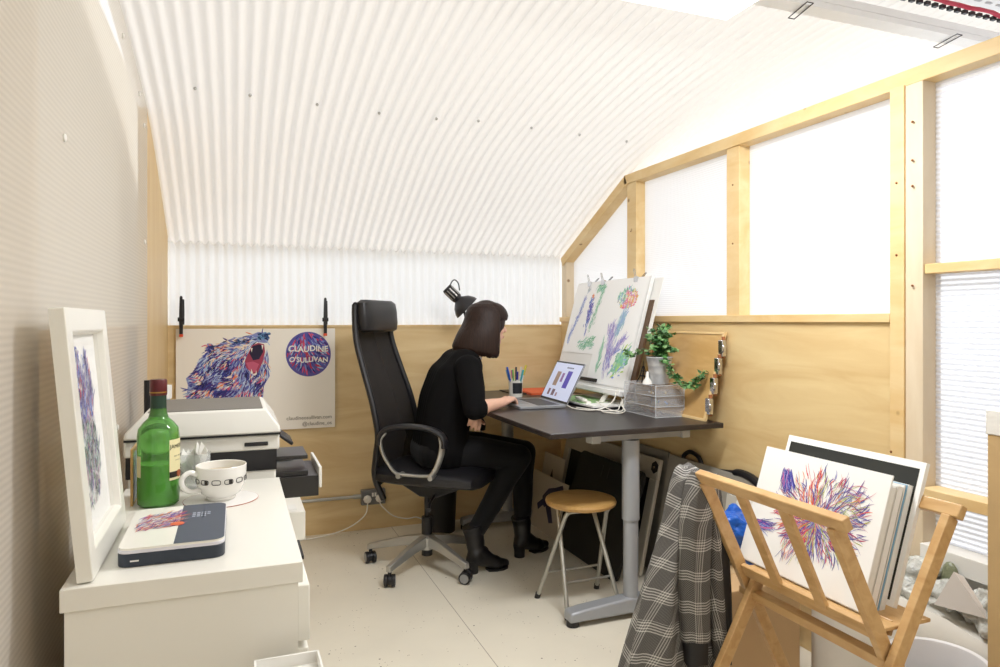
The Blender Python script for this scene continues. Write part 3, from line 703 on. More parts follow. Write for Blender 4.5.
    def wr(s_, u, v, size, m, name='lettering', align='CENTER', par=t, wobble=0, bold=.0003):
        x, z = pix(150+u/4.17, 280+v/4.17, Y)
        text(s_, size, name, m, lambda c: Vector((x+c.x, Y-.003+c.z*.1, z+c.y+wobble*sin(c.x*60))), par, .0006, align, bold)
    wr('CLAUDINE', cx, 288, .045, mt, par=lg, wobble=.003, bold=.0011); wr("O'SULLIVAN", cx+2, 333, .039, mt, par=lg, wobble=.003, bold=.0011)
    mg = mat('lettering_grey', '#9b948a', .7)
    wr('claudineosullivan.com', 758, 569, .0285, mg, align='RIGHT'); wr('@claudine_os', 758, 594, .0285, mg, align='RIGHT')
    for px, lab in ((181, 'black spring clamp with orange tip at the poster left corner'), (325.5, 'black spring clamp with orange tip at the poster right corner')):
        x, _ = pix(px, 320, 3.99); k = thing('spring_clamp', lab, 'clamp', (x, 3.99, 1.2), 0, 'spring clamps on the poster')
        part('handle', B().loft([rrect3(x, 4.0, z, w_, d_) for z, w_, d_ in ((1.17, .017, .012), (1.22, .020, .018), (1.26, .019, .014), (1.30, .017, .012), (1.345, .014, .012), (1.352, .008, .008))]), m_blk, k, bevel=.001)
        part('rear_handle', B().loft([rrect3(x+.007, 4.018, z, w_, d_) for z, w_, d_ in ((1.2, .015, .008), (1.26, .016, .012), (1.335, .013, .01))]), m_blk, k)
        part('spring', B().cyl((x-.016, 3.998, 1.228), (x+.016, 3.998, 1.228), .011), m_blk, k)
        part('tip', B().box((x-.009, 3.985, 1.136), (x+.009, 4.02, 1.150)), mat('orange_tip', '#e0532c', .5), k, bevel=.002)
        part('jaw', B().box((x-.0085, 3.99, 1.15), (x+.0085, 4.005, 1.18)), m_blk, k)
def rrect3(x, y, z, w_, d_): return [(x-w_/2, y-d_/2, z), (x+w_/2, y-d_/2, z), (x+w_/2, y+d_/2, z), (x-w_/2, y+d_/2, z)]
poster()
def socket():
    t = thing('double_socket', 'grey metal double socket low on the back wall behind the chair', 'socket', (.75, YB, .2))
    part('plate', B().box((.682, YB-.04, .152), (.822, YB, .238)), mat('socket_grey', '#77787a', .4, .4), t, bevel=.004)
    part('rocker', B().box((.742, YB-.045, .2), (.752, YB-.04, .222)), m_whitemat, t); part('rocker', B().box((.757, YB-.045, .2), (.767, YB-.04, .222)), m_whitemat, t)
    for x, lab, P in ((.715, 'white plug and lead in the left socket, lead sweeping down to the left', [(.715, YB-.055, .165), (.70, YB-.07, .11), (.64, YB-.07, .06), (.55, YB-.07, .025), (.42, YB-.08, .008), (.25, YB-.1, .006), (.16, 3.8, .006)]),
                      (.785, 'white plug and lead in the right socket, lead sagging to the right', [(.785, YB-.055, .165), (.80, YB-.07, .14), (.86, YB-.07, .085), (.94, YB-.07, .06), (1.0, YB-.07, .062), (1.06, YB-.06, .03), (1.12, YB-.05, .008)])):
        p = thing('plug', lab, 'plug', (x, YB-.05, .19)); part('plug_body', B().lathe([(0, 0), (.024, 0), (.022, .02), (.015, .026), (0, .026)], (0, 0, 0), 8, Matrix.Translation((x, YB-.041, .188)) @ Matrix.Rotation(pi/2, 4, 'X')), m_whitemat, p, bevel=.002)
        part('lead', B().tube(path(P, 6), .0035, 8), m_whitemat, p)
    cp = B().cyl((-.2, YB-.012, .2), (.684, YB-.012, .2), .0095, n=14)
    tag(part('conduit_pipe', cp, mat('conduit_grey', '#b7b7b2', .4, .3)), 'grey conduit pipe running level along the back wall to the socket', 'pipe')
    cn = part('pipe_clip', B().cyl((.64, YB-.012, .2), (.684, YB-.012, .2), .013), mat('conduit_grey', '#b7b7b2', .4, .3)); tag(cn, 'short grey fitting where the conduit pipe meets the double socket', 'pipe fitting')
socket()
bn = thing('waste_bin', 'black bin on the floor by the back wall behind the office chair', 'bin', (1.12, 3.88, 0))
part('bin_body', B().lathe([(.0, .0), (.082, 0), (.092, .22), (.095, .235), (.088, .235), (.078, .01), (0, .01)], (1.12, 3.88, 0), 30), m_blk, bn)
# ================================================================ ON THE CABINET
CZ = .78
def frame():
    t = thing('picture_frame', 'large white frame leaning on the left wall on the cabinet', 'picture frame', (-.235, 1.55, CZ))
    xb, xt, y0, y1, h = -.222, -.264, 1.325, 1.705, .462
    a = atan2(xb-xt, h); u = Vector((-sin(a), 0, cos(a))); n = Vector((cos(a), 0, sin(a))); p = Vector((xb-.024, 0, CZ+.001))
    def pt(s_, v, d): q = p+u*v+n*d; return (q.x, y0+(y1-y0)*s_, q.z)
    W = y1-y0; H = h; f = .042; b = B()
    outer = [(0, 0), (1, 0), (1, H), (0, H)]; fi = f/W; inner = [(fi, f), (1-fi, f), (1-fi, H-f), (fi, H-f)]
    in2 = [(fi+.012, f+.006), (1-fi-.012, f+.006), (1-fi-.012, H-f-.006), (fi+.012, H-f-.006)]
    rings = [[pt(*q, 0) for q in outer], [pt(*q, .024) for q in outer], [pt(*q, .024) for q in inner], [pt(*q, .014) for q in in2], [pt(*q, 0) for q in in2]]
    b.loft(rings+[rings[0]], cap=False); part('frame', b, m_white, t, bevel=.002)
    part('backing', B().add([pt(.05, .04, .004), pt(.95, .04, .004), pt(.95, H-.04, .004), pt(.05, H-.04, .004)], [(0, 1, 2, 3)]), m_paper, t, fix=False)
    fn = lambda s_, v, i=0: pt(s_, v*H, .0055+i*5e-7)
    R = random.Random(3); b = B(); it = []
    greens = [srgb(x) for x in ('#3f5f4a', '#6d8f78', '#a3b6a8', '#8c7fb0', '#5a4f86', '#c4a0b8', '#39404a', '#b9c6c9', '#9a6f7f')]
    blob_ = [(.26, .22), (.40, .17), (.62, .2), (.72, .35), (.66, .5), (.72, .62), (.60, .82), (.52, .74), (.44, .76), (.36, .86), (.30, .7), (.34, .55), (.24, .4)]
    while len(it) < 620:
        x = R.uniform(.2, .8); y = R.uniform(.12, .9)
        if inpoly(x, y, blob_): it.append((x, y, 1.4+R.uniform(-.9, .9), R.uniform(.03, .08), R.uniform(.006, .016), R.choice(greens if y < .52 else [PAL[0], PAL[5], PAL[2], PAL[3], srgb('#8c7fb0'), srgb('#5a4f86'), PAL[12]]), R.uniform(-1, 1)))
    strokes(b, fn, it); part('artwork', b, m_strokes, t, smooth=0, fix=False)
    gm = mat('picture_glass', '#ffffff', .03, coat=0); gm.node_tree.nodes['Principled BSDF'].inputs['Alpha'].default_value = .12
    part('glazing', B().add([pt(.06, .03, .012), pt(.94, .03, .012), pt(.94, H-.03, .012), pt(.06, H-.03, .012)], [(0, 1, 2, 3)]), gm, t, fix=False)
frame()
def small_frame():
    t = thing('card_frame', 'small wood-edged picture card standing behind the bottle at the frame foot', 'picture frame', (-.215, 1.87, CZ))
    b = B().box((-.232, 1.84, CZ), (-.226, 1.95, CZ+.135)); part('frame', b, boardwood, t, bevel=.001)
    part('picture', B().box((-.2262, 1.85, CZ+.01), (-.2245, 1.94, CZ+.125)), mat('card_picture', '#cdd3e6', .5, var=.35, vscale=30), t)
small_frame()
def bottle():
    c_ = (-.172, 1.842, CZ); gg = mat('green_bottle_glass', '#82d268', .05, spec=.7)
    bb = gg.node_tree.nodes['Principled BSDF']; bb.inputs['Transmission Weight'].default_value = .75; bb.inputs['IOR'].default_value = 1.45
    t = thing('whisky_bottle', 'green glass bottle with cream label and dark red cap on the cabinet', 'bottle', c_)
    part('glass', B().lathe([(0, .002), (.040, 0), (.0455, .006), (.0465, .02), (.0465, .165), (.044, .183), (.034, .197), (.0225, .208), (.0185, .222), (.017, .25), (.0165, .262), (.0165, .275), (0, .275)], c_, 48), gg, t)
    part('liquid', B().lathe([(0, .006), (.039, .006), (.042, .014), (.042, .10), (0, .10)], c_, 40), mat('whisky', '#8cc040', .1), t)
    part('neck_foil', B().lathe([(.0190, .212), (.0182, .222), (.0175, .262), (.0170, .262), (.0168, .222), (.0182, .212)], c_, 32), mat('dark_green_foil', '#1c3a2c', .4), t)
    part('cap', B().lathe([(.0185, .262), (.0192, .264), (.0192, .296), (.0175, .30), (0, .30), (0, .262)], c_, 32), mat('dark_red_cap', '#5c1a1f', .3), t)
    part('cap_band', B().lathe([(.0195, .268), (.0195, .271), (.0190, .271), (.0190, .268)], c_, 32), mat('gold', '#b08c46', .3, .8), t)
    ctr = -.34   # label faces this way
    def arc(a0, a1, z0, z1, r): 
        n = 18; V = []
        for k in range(n+1):
            a = a0+(a1-a0)*k/n
            for z in (z0, z1): V.append((c_[0]+r*cos(a), c_[1]+r*sin(a), CZ+z))
        return B().add(V, [(2*k, 2*k+2, 2*k+3, 2*k+1) for k in range(n)])
    lb = part('label', arc(ctr-.62, ctr+.62, .062, .158, .0472), mat('cream_label', '#e9dfae', .6), t, fix=False)
    part('label_band', arc(ctr-.62, ctr+.62, .068, .082, .0475), mat('label_black', '#29231c', .5), lb, fix=False)
    part('label', arc(ctr-2.45, ctr-2.05, .072, .122, .0472), mat('cream_label', '#e9dfae', .6), t, fix=False, label='small cream side label')
    wrap = lambda zc, r=.0478: (lambda q: Vector((c_[0]+r*cos(ctr+q.x/r), c_[1]+r*sin(ctr+q.x/r), CZ+zc+q.y)))
    text('JAMESON', .0135, 'lettering', mat('label_ink', '#2a2622', .6), wrap(.141), lb, 0)
    text('IRISH WHISKEY', .005, 'lettering', mat('label_ink', '#2a2622', .6), wrap(.118), lb, 0)
    text('ESTABLISHED 1780', .0032, 'lettering', mat('label_ink', '#2a2622', .6), wrap(.108), lb, 0)
    part('seal', B().cyl((c_[0]+.0470*cos(ctr), c_[1]+.0470*sin(ctr), CZ+.075), (c_[0]+.0485*cos(ctr), c_[1]+.0485*sin(ctr), CZ+.075), .0085, n=20), mat('seal_red', '#a5532c', .5), lb)
bottle()
def tablet_box():
    t = thing('graphics_tablet_box', 'flat white and slate blue tablet box with ink fox art on top', 'box', (-.11, 1.52, CZ))
    x0, x1, y0, y1 = -.197, -.018, 1.385, 1.665
    def slab(z0, z1, inset=0, r=.02): return B().prism(rrect(x0+inset, y0+inset, x1-inset, y1-inset, r), 'z', z0, z1)
    part('base', slab(CZ, CZ+.024), mat('slate_blue', '#27303d', .4), t, bevel=.002)
    part('rim', slab(CZ+.024, CZ+.030), mat('pale_lilac_white', '#dcdae0', .4), t, bevel=.001)
    part('lid', slab(CZ+.030, CZ+.034, .001), m_white, t)
    zt = CZ+.0345; xs = -.105
    P = [(x, y) for x, y in rrect(x0+.001, y0+.001, x1-.001, y1-.001, .02) if x > xs]; P = [(xs, y0+.001)]+[q for q in P if q[1] < 1.5]+[q for q in P if q[1] >= 1.5]+[(xs, y1-.001)]
    nv = part('sleeve', B().add([(x, y, zt) for x, y in P], [tuple(range(len(P)))]), mat('slate_blue_print', '#3d4859', .45), t, fix=False)
    R = random.Random(8); b = B(); it = []
    fn = lambda x, y, i=0: (x, y, zt+.0002+i*4e-7)
    for k in range(420):
        x = R.uniform(x0+.012, xs-.004); y = R.uniform(y0+.06, y1-.02)
        if abs(y-(1.54+.4*(x-x0-.03))) > .055: continue
        it.append((x, y, R.uniform(.2, 1.4), R.uniform(.012, .035), R.uniform(.001, .003), R.choice([srgb(h) for h in ('#3a3f8f', '#6a5aa8', '#e8905a', '#d8684e', '#9a8fc8', '#c0507a', '#d9b25a', '#2c2a5c')]), R.uniform(-.8, .8)))
    strokes(b, fn, it)
    for k in range(14):   # illegible small print on the sleeve
        y = 1.585-.013*(k % 3); x = -.083+.0085*(k//3 % 3)+(.02 if k > 8 else 0)
        b.add([(x, y, zt+.0006), (x+.006, y, zt+.0006), (x+.006, y+.009, zt+.0006), (x, y+.009, zt+.0006)], [(0, 1, 2, 3)], None, srgb('#aab0bd'))
    part('fox_artwork', b, m_strokes, t, smooth=0, fix=False)
    part('sticker', B().cyl((-.108, 1.52, zt), (-.108, 1.52, zt+.0008), .013), mat('orange_sticker', '#d8643c', .5), t)
    b = B().box((x0+.022, y0-.0008, CZ+.010), (x0+.036, y0+.001, CZ+.0125)); part('small_mark', b, m_whitemat, t)
tablet_box()
def mug():
    c_ = (-.032, 1.835, CZ); mw = mat('porcelain', '#f0eee8', .12)
    tag(part('round_card', B().cyl((c_[0], c_[1]+.0, CZ+.0003), (c_[0], c_[1], CZ+.0022), .086, n=48), mat('round_card_white', '#ece9e4', .5)), 'round white card with thin red edge lying beneath the cup', 'coaster')
    sa = bpy.data.objects['round_card']
    part('printed_edge', B().lathe([(.086, .0004), (.0868, .0004), (.0868, .0021), (.086, .0021)], c_, 48), mat('thin_red', '#b0705a', .6), sa)
    z0 = CZ+.0025; t = thing('cup', 'wide white cup with small black capsule drawings round it', 'cup', (c_[0], c_[1], z0)); cc = (c_[0], c_[1], z0)
    part('bowl', B().lathe([(0, 0), (.031, 0), (.034, .004), (.033, .008), (.046, .018), (.0555, .040), (.0585, .065), (.0590, .083), (.0578, .0845), (.0560, .083), (.0552, .06), (.050, .035), (.035, .014), (0, .012)], cc, 56), mw, t)
    d = Vector((-.93, -.36, 0)).normalized(); P = [Vector(cc)+d*r+Vector((0, 0, z)) for r, z in ((.054, .066), (.075, .074), (.092, .062), (.090, .042), (.072, .028), (.050, .028))]
    part('handle', B().tube(path(P, 5), .0062, 10), mw, t)
    part('tea', B().cyl((cc[0], cc[1], z0+.03), (cc[0], cc[1], z0+.066), .046, .0550, n=40), mat('milky_tea', '#c8b8a0', .3), t)
    ink = mat('label_ink', '#2a2622', .6); deco = B()
    for k in range(10):
        a0 = -2.75+k*.5; zc = .051; hw_ = .17; hh = .0055; pts = []
        for j in range(24):
            q = 2*pi*j/24; uu = hw_*(abs(cos(q))**.5)*(1 if cos(q) > 0 else -1); vv = hh*(abs(sin(q))**.6)*(1 if sin(q) > 0 else -1); pts.append((a0+uu, zc+vv))
        ring = [Vector((cc[0]+.0578*cos(a), cc[1]+.0578*sin(a), z0+z)) for a, z in pts]; deco.tube(ring+[ring[0]], .0009, 5)
        if k % 2: deco.add([(cc[0]+.0580*cos(a0+u_), cc[1]+.0580*sin(a0+u_), z0+zc+v_) for u_, v_ in ((.0, -.005), (.14, -.004), (.14, .004), (0, .005))], [(0, 1, 2, 3)])
    part('capsule_drawings', deco, ink, t)
mug()
def tissue_glass():
    c_ = (-.098, 1.975, CZ); t = thing('glass_tumbler', 'clear glass tumbler stuffed with tissues behind the cup', 'glass', c_)
    gm = mat('tumbler_glass', '#eef0ee', .04); gm.node_tree.nodes['Principled BSDF'].inputs['Alpha'].default_value = .28
    part('glass', B().lathe([(0, 0), (.034, 0), (.038, .095), (.0365, .095), (.033, .006), (0, .006)], c_, 36), gm, t)
    R = random.Random(5); b = B()
    for k in range(16):
        a = 2*pi*k/8+R.uniform(-.2, .2); r0 = .008; r1 = R.uniform(.014, .042); h = R.uniform(.065, .125)
        V = [(c_[0]+r0*cos(a), c_[1]+r0*sin(a), CZ+.02), (c_[0]+r1*cos(a-.5), c_[1]+r1*sin(a-.5), CZ+h*.8), (c_[0]+r1*.7*cos(a), c_[1]+r1*.7*sin(a), CZ+h), (c_[0]+r1*cos(a+.5), c_[1]+r1*sin(a+.5), CZ+h*.75), (c_[0], c_[1], CZ+.06)]
        b.add(V, [(0, 1, 4), (1, 2, 4), (2, 3, 4), (3, 0, 4)])
    tt = part('tissues', b, m_whitemat, smooth=60, fix=False); tag(tt, 'crumpled white tissues sticking out of the glass tumbler', 'tissues')
tissue_glass()
sbt = thing('spray_bottle', 'small bottle with white and pale blue cap behind the printer', 'bottle', (-.222, 2.62, .655))
part('bottle_body', B().lathe([(0, 0), (.03, 0), (.03, .245), (.014, .285), (.014, .30), (0, .30)], (-.222, 2.62, .655), 24), mat('pale_blue_bottle', '#c3d3df', .3), sbt)
part('bottle_cap', B().lathe([(0, .30), (.019, .30), (.019, .345), (0, .345)], (-.222, 2.62, .655), 24), m_whitemat, sbt)
wb = thing('dark_marker', 'black marker standing upright behind the bottle neck near the wall', 'pen', (-.275, 2.60, .655))
part('barrel', B().cyl((-.275, 2.6, .655), (-.275, 2.6, 1.02), .012), m_blk, wb)
# ================================================================ ON THE DESK
def laptop():
    ox, oy = 1.42, 3.26; hinge = Vector((1.535, 3.25, DZ)); t = thing('laptop', 'open silver laptop showing artwork thumbnails on the desk', 'laptop', (1.42, 3.25, DZ), radians(-3))
    W = .355; al = mat('laptop_silver', '#a9adb4', .35, .5)
    P_ = lambda n, b, m, par=t, **k: part(n, b, m, par, local=True, **k)
    base = P_('base', B().prism(rrect(-.125, -W/2, .118, W/2, .008), 'z', .002, .014), al, bevel=.001)
    P_('keyboard', B().box((-.02, -W/2+.03, .0135), (.095, W/2-.03, .0148)), mat('dark_keys', '#33343a', .5), base)
    P_('trackpad', B().box((-.112, -.055, .0138), (-.032, .055, .0146)), mat('trackpad_grey', '#8f939b', .35, .3), base)
    a = radians(27); u = Vector((sin(a), 0, cos(a))); n = Vector((-cos(a), 0, sin(a))); p = Vector((.118, 0, .014)); H = .225
    def q(y, v, d): r_ = p+u*v+n*d; return (r_.x, y, r_.z)
    def slab(y0, y1, v0, v1, d0, d1): return B().add([q(y0, v0, d0), q(y1, v0, d0), q(y1, v1, d0), q(y0, v1, d0), q(y0, v0, d1), q(y1, v0, d1), q(y1, v1, d1), q(y0, v1, d1)], [(3,2,1,0),(4,5,6,7),(0,1,5,4),(1,2,6,5),(2,3,7,6),(3,0,4,7)])
    ld = P_('lid', slab(-W/2, W/2, 0, H, -.006, 0), al, bevel=.001)
    P_('bezel', slab(-W/2+.002, W/2-.002, .004, H-.002, 0, .0006), m_blk, ld)
    P_('screen', slab(-W/2+.008, W/2-.008, .014, H-.010, .0006, .0010), emit('screen_glow', '#b4bad0', .38), ld)
    for y0, y1, v0, v1, c in ((.05, .10, .085, .165, '#8a7468'), (.0, .028, .11, .16, '#7a5a8a'), (-.085, -.03, .08, .175, '#4a3f9a'), (.09, .115, .03, .065, '#6b4a52'), (.03, .065, .03, .065, '#6a5560'), (-.01, .01, .03, .05, '#8a6f7a')):
        P_('screen_image', slab(y0, y1, v0, v1, .0010, .0014), emit('scr'+c[1:], c, .3), ld)
    tx = mat('scr_text', '#4a4c60', .5)
    for k in range(7): P_('screen_text', slab(-.075+k*.012, -.067+k*.012, .188, .196, .0010, .0013), tx, ld)
laptop()
def pencup():
    c_ = (1.485, 3.62, DZ); t = thing('pen_cup', 'white cup with a dark panel holding pens on the desk', 'pen holder', c_)
    part('cup', B().lathe([(0, 0), (.037, 0), (.041, .095), (.039, .095), (.035, .004), (0, .004)], c_, 40), m_white, t)
    n = 10; V = []
    for k in range(n+1):
        a = radians(-105)-.55+1.5*k/n
        for z in (.022, .082): V.append((c_[0]+(.0378+.0042*z/.095+.0006)*cos(a), c_[1]+(.0378+.0042*z/.095+.0006)*sin(a), DZ+z))
    part('panel', B().add(V, [(2*k, 2*k+2, 2*k+3, 2*k+1) for k in range(n)]), mat('cup_panel', '#2a2d31', .4), t, fix=False)
    R = random.Random(2)
    for k, (col, cn) in enumerate((('#1d1d22', 'black'), ('#c94f9a', 'pink'), ('#2f5fc4', 'blue'), ('#4fb7c4', 'teal'), ('#d9d5c8', 'white'), ('#26346e', 'navy'), ('#8fc46a', 'green'), ('#e4d24a', 'yellow'), ('#35353c', 'charcoal'), ('#6fa8d8', 'light blue'), ('#3b3b96', 'indigo'))):
        a = 2*pi*k/11*3; r = .024; lean = R.uniform(.018, .042); h = R.uniform(.145, .18)
        dx, dy = cos(a), sin(a); p0 = Vector((c_[0]+dx*r*.5, c_[1]+dy*r*.5, DZ+.006)); p1 = Vector((c_[0]+dx*(r+lean), c_[1]+dy*(r+lean), DZ+h)); 
        pt = thing('pen', '%s pen or marker standing in the white cup on the desk' % cn, 'pen', p0, 0, 'pens in the desk cup')
        m1 = mat('pen_'+cn.replace(' ', '_'), col, .35)
        part('barrel', B().cyl(p0, p0.lerp(p1, .68), .0048, n=10), m_whitemat if k % 3 == 1 else m1, pt); part('pen_cap', B().cyl(p0.lerp(p1, .68), p1, .0058, n=10), m1, pt)
pencup()
def easel():
    xb, xt, zb, zt, y0, y1 = 1.765, 1.925, .865, 1.445, 2.915, 3.70
    a = atan2(xt-xb, zt-zb); H = sqrt((xt-xb)**2+(zt-zb)**2); u = Vector((sin(a), 0, cos(a))); n = Vector((-cos(a), 0, sin(a))); p = Vector((xb, 0, zb))
    def q(s_, v, d): r_ = p+u*v*H+n*d; return (r_.x, y1+(y0-y1)*s_, r_.z)      # s_ 0 at far end, 1 near
    def slab(s0, s1, v0, v1, d0, d1): return B().add([q(s0, v0, d0), q(s1, v0, d0), q(s1, v1, d0), q(s0, v1, d0), q(s0, v0, d1), q(s1, v0, d1), q(s1, v1, d1), q(s0, v1, d1)], [(3,2,1,0),(4,5,6,7),(0,1,5,4),(1,2,6,5),(2,3,7,6),(3,0,4,7)])
    t = thing('drawing_board', 'large tilted white drawing board on the desk carrying watercolours', 'drawing board', (1.8, 3.3, DZ))
    part('board', slab(0, 1, -.02, 1, -.018, 0), mat('board_white', '#f2f2f0', .35), t, bevel=.002)
    part('board_back', slab(.95, 1.045, -.02, .80, -.032, -.018), mat('dark_brown_board', '#5e4630', .5), t)
    part('pencil_ledge', slab(0, 1, -.03, .015, 0, .03), mat('board_white', '#f2f2f0', .35), t, bevel=.004)
    part('parallel_bar', slab(.30, .64, .055, .085, .003, .012), m_blk, t, bevel=.002)
    for s_ in (.35, .8):
        y = y1+(y0-y1)*s_
        sf = B().beam((1.70, y, DZ+.012), (1.93, y, DZ+.012), .03, .02).beam((1.93, y, DZ+.012), (xb+.09, y, zb+.28), .025, .015).beam((1.72, y, DZ+.012), (xb+.02, y, zb+.02), .025, .015)
        part('stand_foot', sf, m_white, t, bevel=.002)
    def sheet_(name, lab, s0, v0, s1, v1, d, rot=0, items=None):
        ss = thing(name, lab, 'drawing', q((s0+s1)/2, (v0+v1)/2, d), 0)
        part('paper', slab(s0, s1, v0, v1, d, d+.0008), mat('bright_cartridge_paper', '#fcfcfb', .8), ss)
        fn = lambda x, y, i=0: q(s0+(s1-s0)*x, v0+(v1-v0)*y, d+.0013+i*4e-7)
        b = B(); strokes(b, fn, items); part('artwork', b, m_strokes, ss, smooth=0, fix=False)
        return ss
    R = random.Random(21)
    def spray(n, x0, y0, x1, y1, wd, cols, ang, L_=(.05, .12), w_=(.006, .016)):
        o_ = []
        for k in range(n):
            t_ = R.random(); x = x0+(x1-x0)*t_+R.gauss(0, wd); y = y0+(y1-y0)*t_+R.gauss(0, wd)
            o_.append((x, y, ang+R.uniform(-.5, .5), R.uniform(*L_), R.uniform(*w_), srgb(R.choice(cols)), R.uniform(-.6, .6)))
        return [i for i in o_ if .03 < i[0] < .97 and .03 < i[1] < .97 and .02 < i[0]+i[3]*cos(i[2]) < .98 and .02 < i[1]+i[3]*sin(i[2]) < .98]
    blu = ['#7f98dc', '#a9bce8', '#8a86cf', '#bfcdf0', '#6f7fc8']; grn = ['#8fc8a4', '#b4dcc0', '#74b48f', '#9cd0c4', '#c9e6cf']; pur = ['#b9a6d8', '#cfc4e6', '#a08fc8', '#8f9bd8']
    it = spray(170, .36, .80, .08, .12, .02, blu, 1.15, (.04, .09), (.004, .010))+spray(14, .37, .84, .38, .90, .015, ['#dfe4ee', '#9fb0b4'], .8)
    it += spray(110, .56, .74, .58, .40, .03, ['#5f62b8', '#7f88d0', '#8a70b8', '#6a8fd0'], 1.4, (.04, .09), (.008, .018))+spray(10, .55, .80, .57, .81, .01, ['#f0a070', '#e88a60'], .2, (.04, .06), (.01, .02))+spray(14, .58, .38, .6, .2, .008, blu, 1.5)
    it += spray(200, .86, .98, .70, .3, .022, grn, 1.3, (.03, .08), (.004, .010))+spray(110, .66, .90, .84, .93, .03, grn, .7)+spray(150, .46, .08, .88, .14, .04, grn, .5)
    sheet_('parrot_watercolour', 'blue and green parrot watercolour clipped on the left of the drawing board', .02, .30, .50, .985, .002, 0, it)
    it = []
    for k in range(330):
        an = R.uniform(0, 2*pi); r = sqrt(R.random()); x = .58+.24*r*cos(an); y = .80+.095*r*sin(an)
        pal = ['#ee8aa8', '#e86f8a', '#d89ad0', '#f4c46a', '#f0dc6a'] if (cos(an) > -.5 and y < .86) else grn+['#e8a0b0', '#8fb0e0']
        it.append((x, y, R.uniform(0, 3), R.uniform(.02, .05), R.uniform(.008, .02), srgb(R.choice(pal)), R.uniform(-1, 1)))
    for k in range(5): it.append((.47+.075*k, .80-.01*k, 1.5, .06, .02, srgb('#fbf7f4'), .2)); 
    it += spray(240, .46, .10, .38, .52, .05, pur, 1.5, (.04, .10), (.006, .014))+spray(110, .5, .45, .62, .64, .03, ['#a6c8d8', '#9fb8e0'], 1.2)+spray(70, .5, .26, .74, .42, .015, pur, .8)
    it += spray(260, .62, .16, .90, .27, .045, grn+['#9fb4ea', '#8aa0e4', '#c4e07a'], .5, (.05, .1), (.01, .024))+spray(60, .20, .08, .22, .36, .016, grn, 1.4)+spray(50, .70, .10, .78, .22, .02, ['#7fcf9a', '#c4e07a', '#8fd0b0'], 1.2)
    sheet_('heron_watercolour', 'watercolour of a purple heron and round bright lettering on the right', .49, .045, .985, .995, .0035, 0, it)
    ss = thing('blank_sheet', 'blank white sheet sticking out behind the right watercolour', 'paper', q(1.0, .8, -.03)); part('paper', slab(.90, 1.085, .52, .99, -.026, -.0245), m_paper, ss)
    for i, (s_, lab) in enumerate(((.20, 'silver bulldog clip, left one on the drawing board top'), (.40, 'silver and dark bulldog clip, middle one on the drawing board top'), (.83, 'silver bulldog clip, right one on the drawing board top'))):
        k = thing('bulldog_clip', lab, 'clip', q(s_, 1, 0), 0, 'bulldog clips on the drawing board')
        ca = Vector(q(s_, .975, .006)); up_ = u
        part('clip_body', B().add([q(s_-.022, .955, .006), q(s_+.022, .955, .006), q(s_+.022, 1.0, .012), q(s_-.022, 1.0, .012), q(s_-.022, .955, -.02), q(s_+.022, .955, -.02), q(s_+.022, 1.0, -.022), q(s_-.022, 1.0, -.022)], [(3,2,1,0),(4,5,6,7),(0,1,5,4),(1,2,6,5),(2,3,7,6),(3,0,4,7)]), m_chrome, k)
        for dd, nm in ((.012, 'lever'), (-.022, 'lever')):
            e = Vector(q(s_, 1.0, dd)); f_ = e+u*.035+n*(.02 if dd > 0 else -.02)
            part(nm, B().tube([e+Vector((0, .007, 0)), f_+Vector((0, .006, 0)), f_-Vector((0, .006, 0)), e-Vector((0, .007, 0))], .0016, 6), m_chrome if dd > 0 else m_blk, k)
easel()
def woodboard():
    xb, xt, zb, zt, y0, y1 = 1.885, 1.966, DZ, 1.172, 2.41, 2.95
    def q(y, v, d=0): return (xb+(xt-xb)*v-d, y, zb+(zt-zb)*v)
    # the near edge leans a little in the picture: the board is turned clockwise
    sk = .03
    t = thing('wooden_art_board', 'light wooden board with four bulldog clips leaning on the right wall', 'board', (1.9, 2.7, DZ))
    def slab(ya, yb, v0, v1, d0, d1): return B().add([q(ya+sk*(1-v0), v0, d0), q(yb+sk*(1-v0), v0, d0), q(yb+sk*(1-v1), v1, d0), q(ya+sk*(1-v1), v1, d0), q(ya+sk*(1-v0), v0, d1), q(yb+sk*(1-v0), v0, d1), q(yb+sk*(1-v1), v1, d1), q(ya+sk*(1-v1), v1, d1)], [(3,2,1,0),(4,5,6,7),(0,1,5,4),(1,2,6,5),(2,3,7,6),(3,0,4,7)])
    part('panel', slab(y0+.012, y1, .012, .988, .0, .008), boardwood, t)
    for nm, s_ in (('edge_strip', slab(y0+.012, y1, .975, 1, -.001, .012)), ('edge_strip', slab(y0+.012, y1, 0, .03, -.001, .012)), ('edge_strip', slab(y0, y0+.014, 0, 1, -.001, .012))): part(nm, s_, pine, t, bevel=.001)
    for k, v in enumerate((.82, .62, .40, .17)):
        y = y0+sk*(1-v); lab = 'chrome bulldog clip on the wooden board edge, %s of four' % ('topmost', 'second from the top', 'third from the top', 'lowest')[k]
        c_ = thing('bulldog_clip', lab, 'clip', q(y, v, .01), 0, 'bulldog clips on the wooden board')
        part('clip_body', B().box(Vector(q(y+.014, v, .017))+Vector((0, 0, -.035)), Vector(q(y-.014, v, -.006))+Vector((0, 0, .035))), m_chrome, c_, bevel=.003)
        part('backing_block', B().box(Vector(q(y+.002, v, .008))+Vector((0, 0, -.042)), Vector(q(y-.008, v, -.004))+Vector((0, 0, .05))), mat('red_brown_edge', '#a66a44', .5), c_)
        P = [Vector(q(y-.012, v, .014))+Vector((0, 0, .012)), Vector(q(y-.035, v, .03))+Vector((0, 0, .016)), Vector(q(y-.042, v, .03)), Vector(q(y-.035, v, .03))+Vector((0, 0, -.016)), Vector(q(y-.012, v, .014))+Vector((0, 0, -.012))]
        part('lever', B().tube(path(P, 3), .0028, 8), m_chrome, c_)
woodboard()
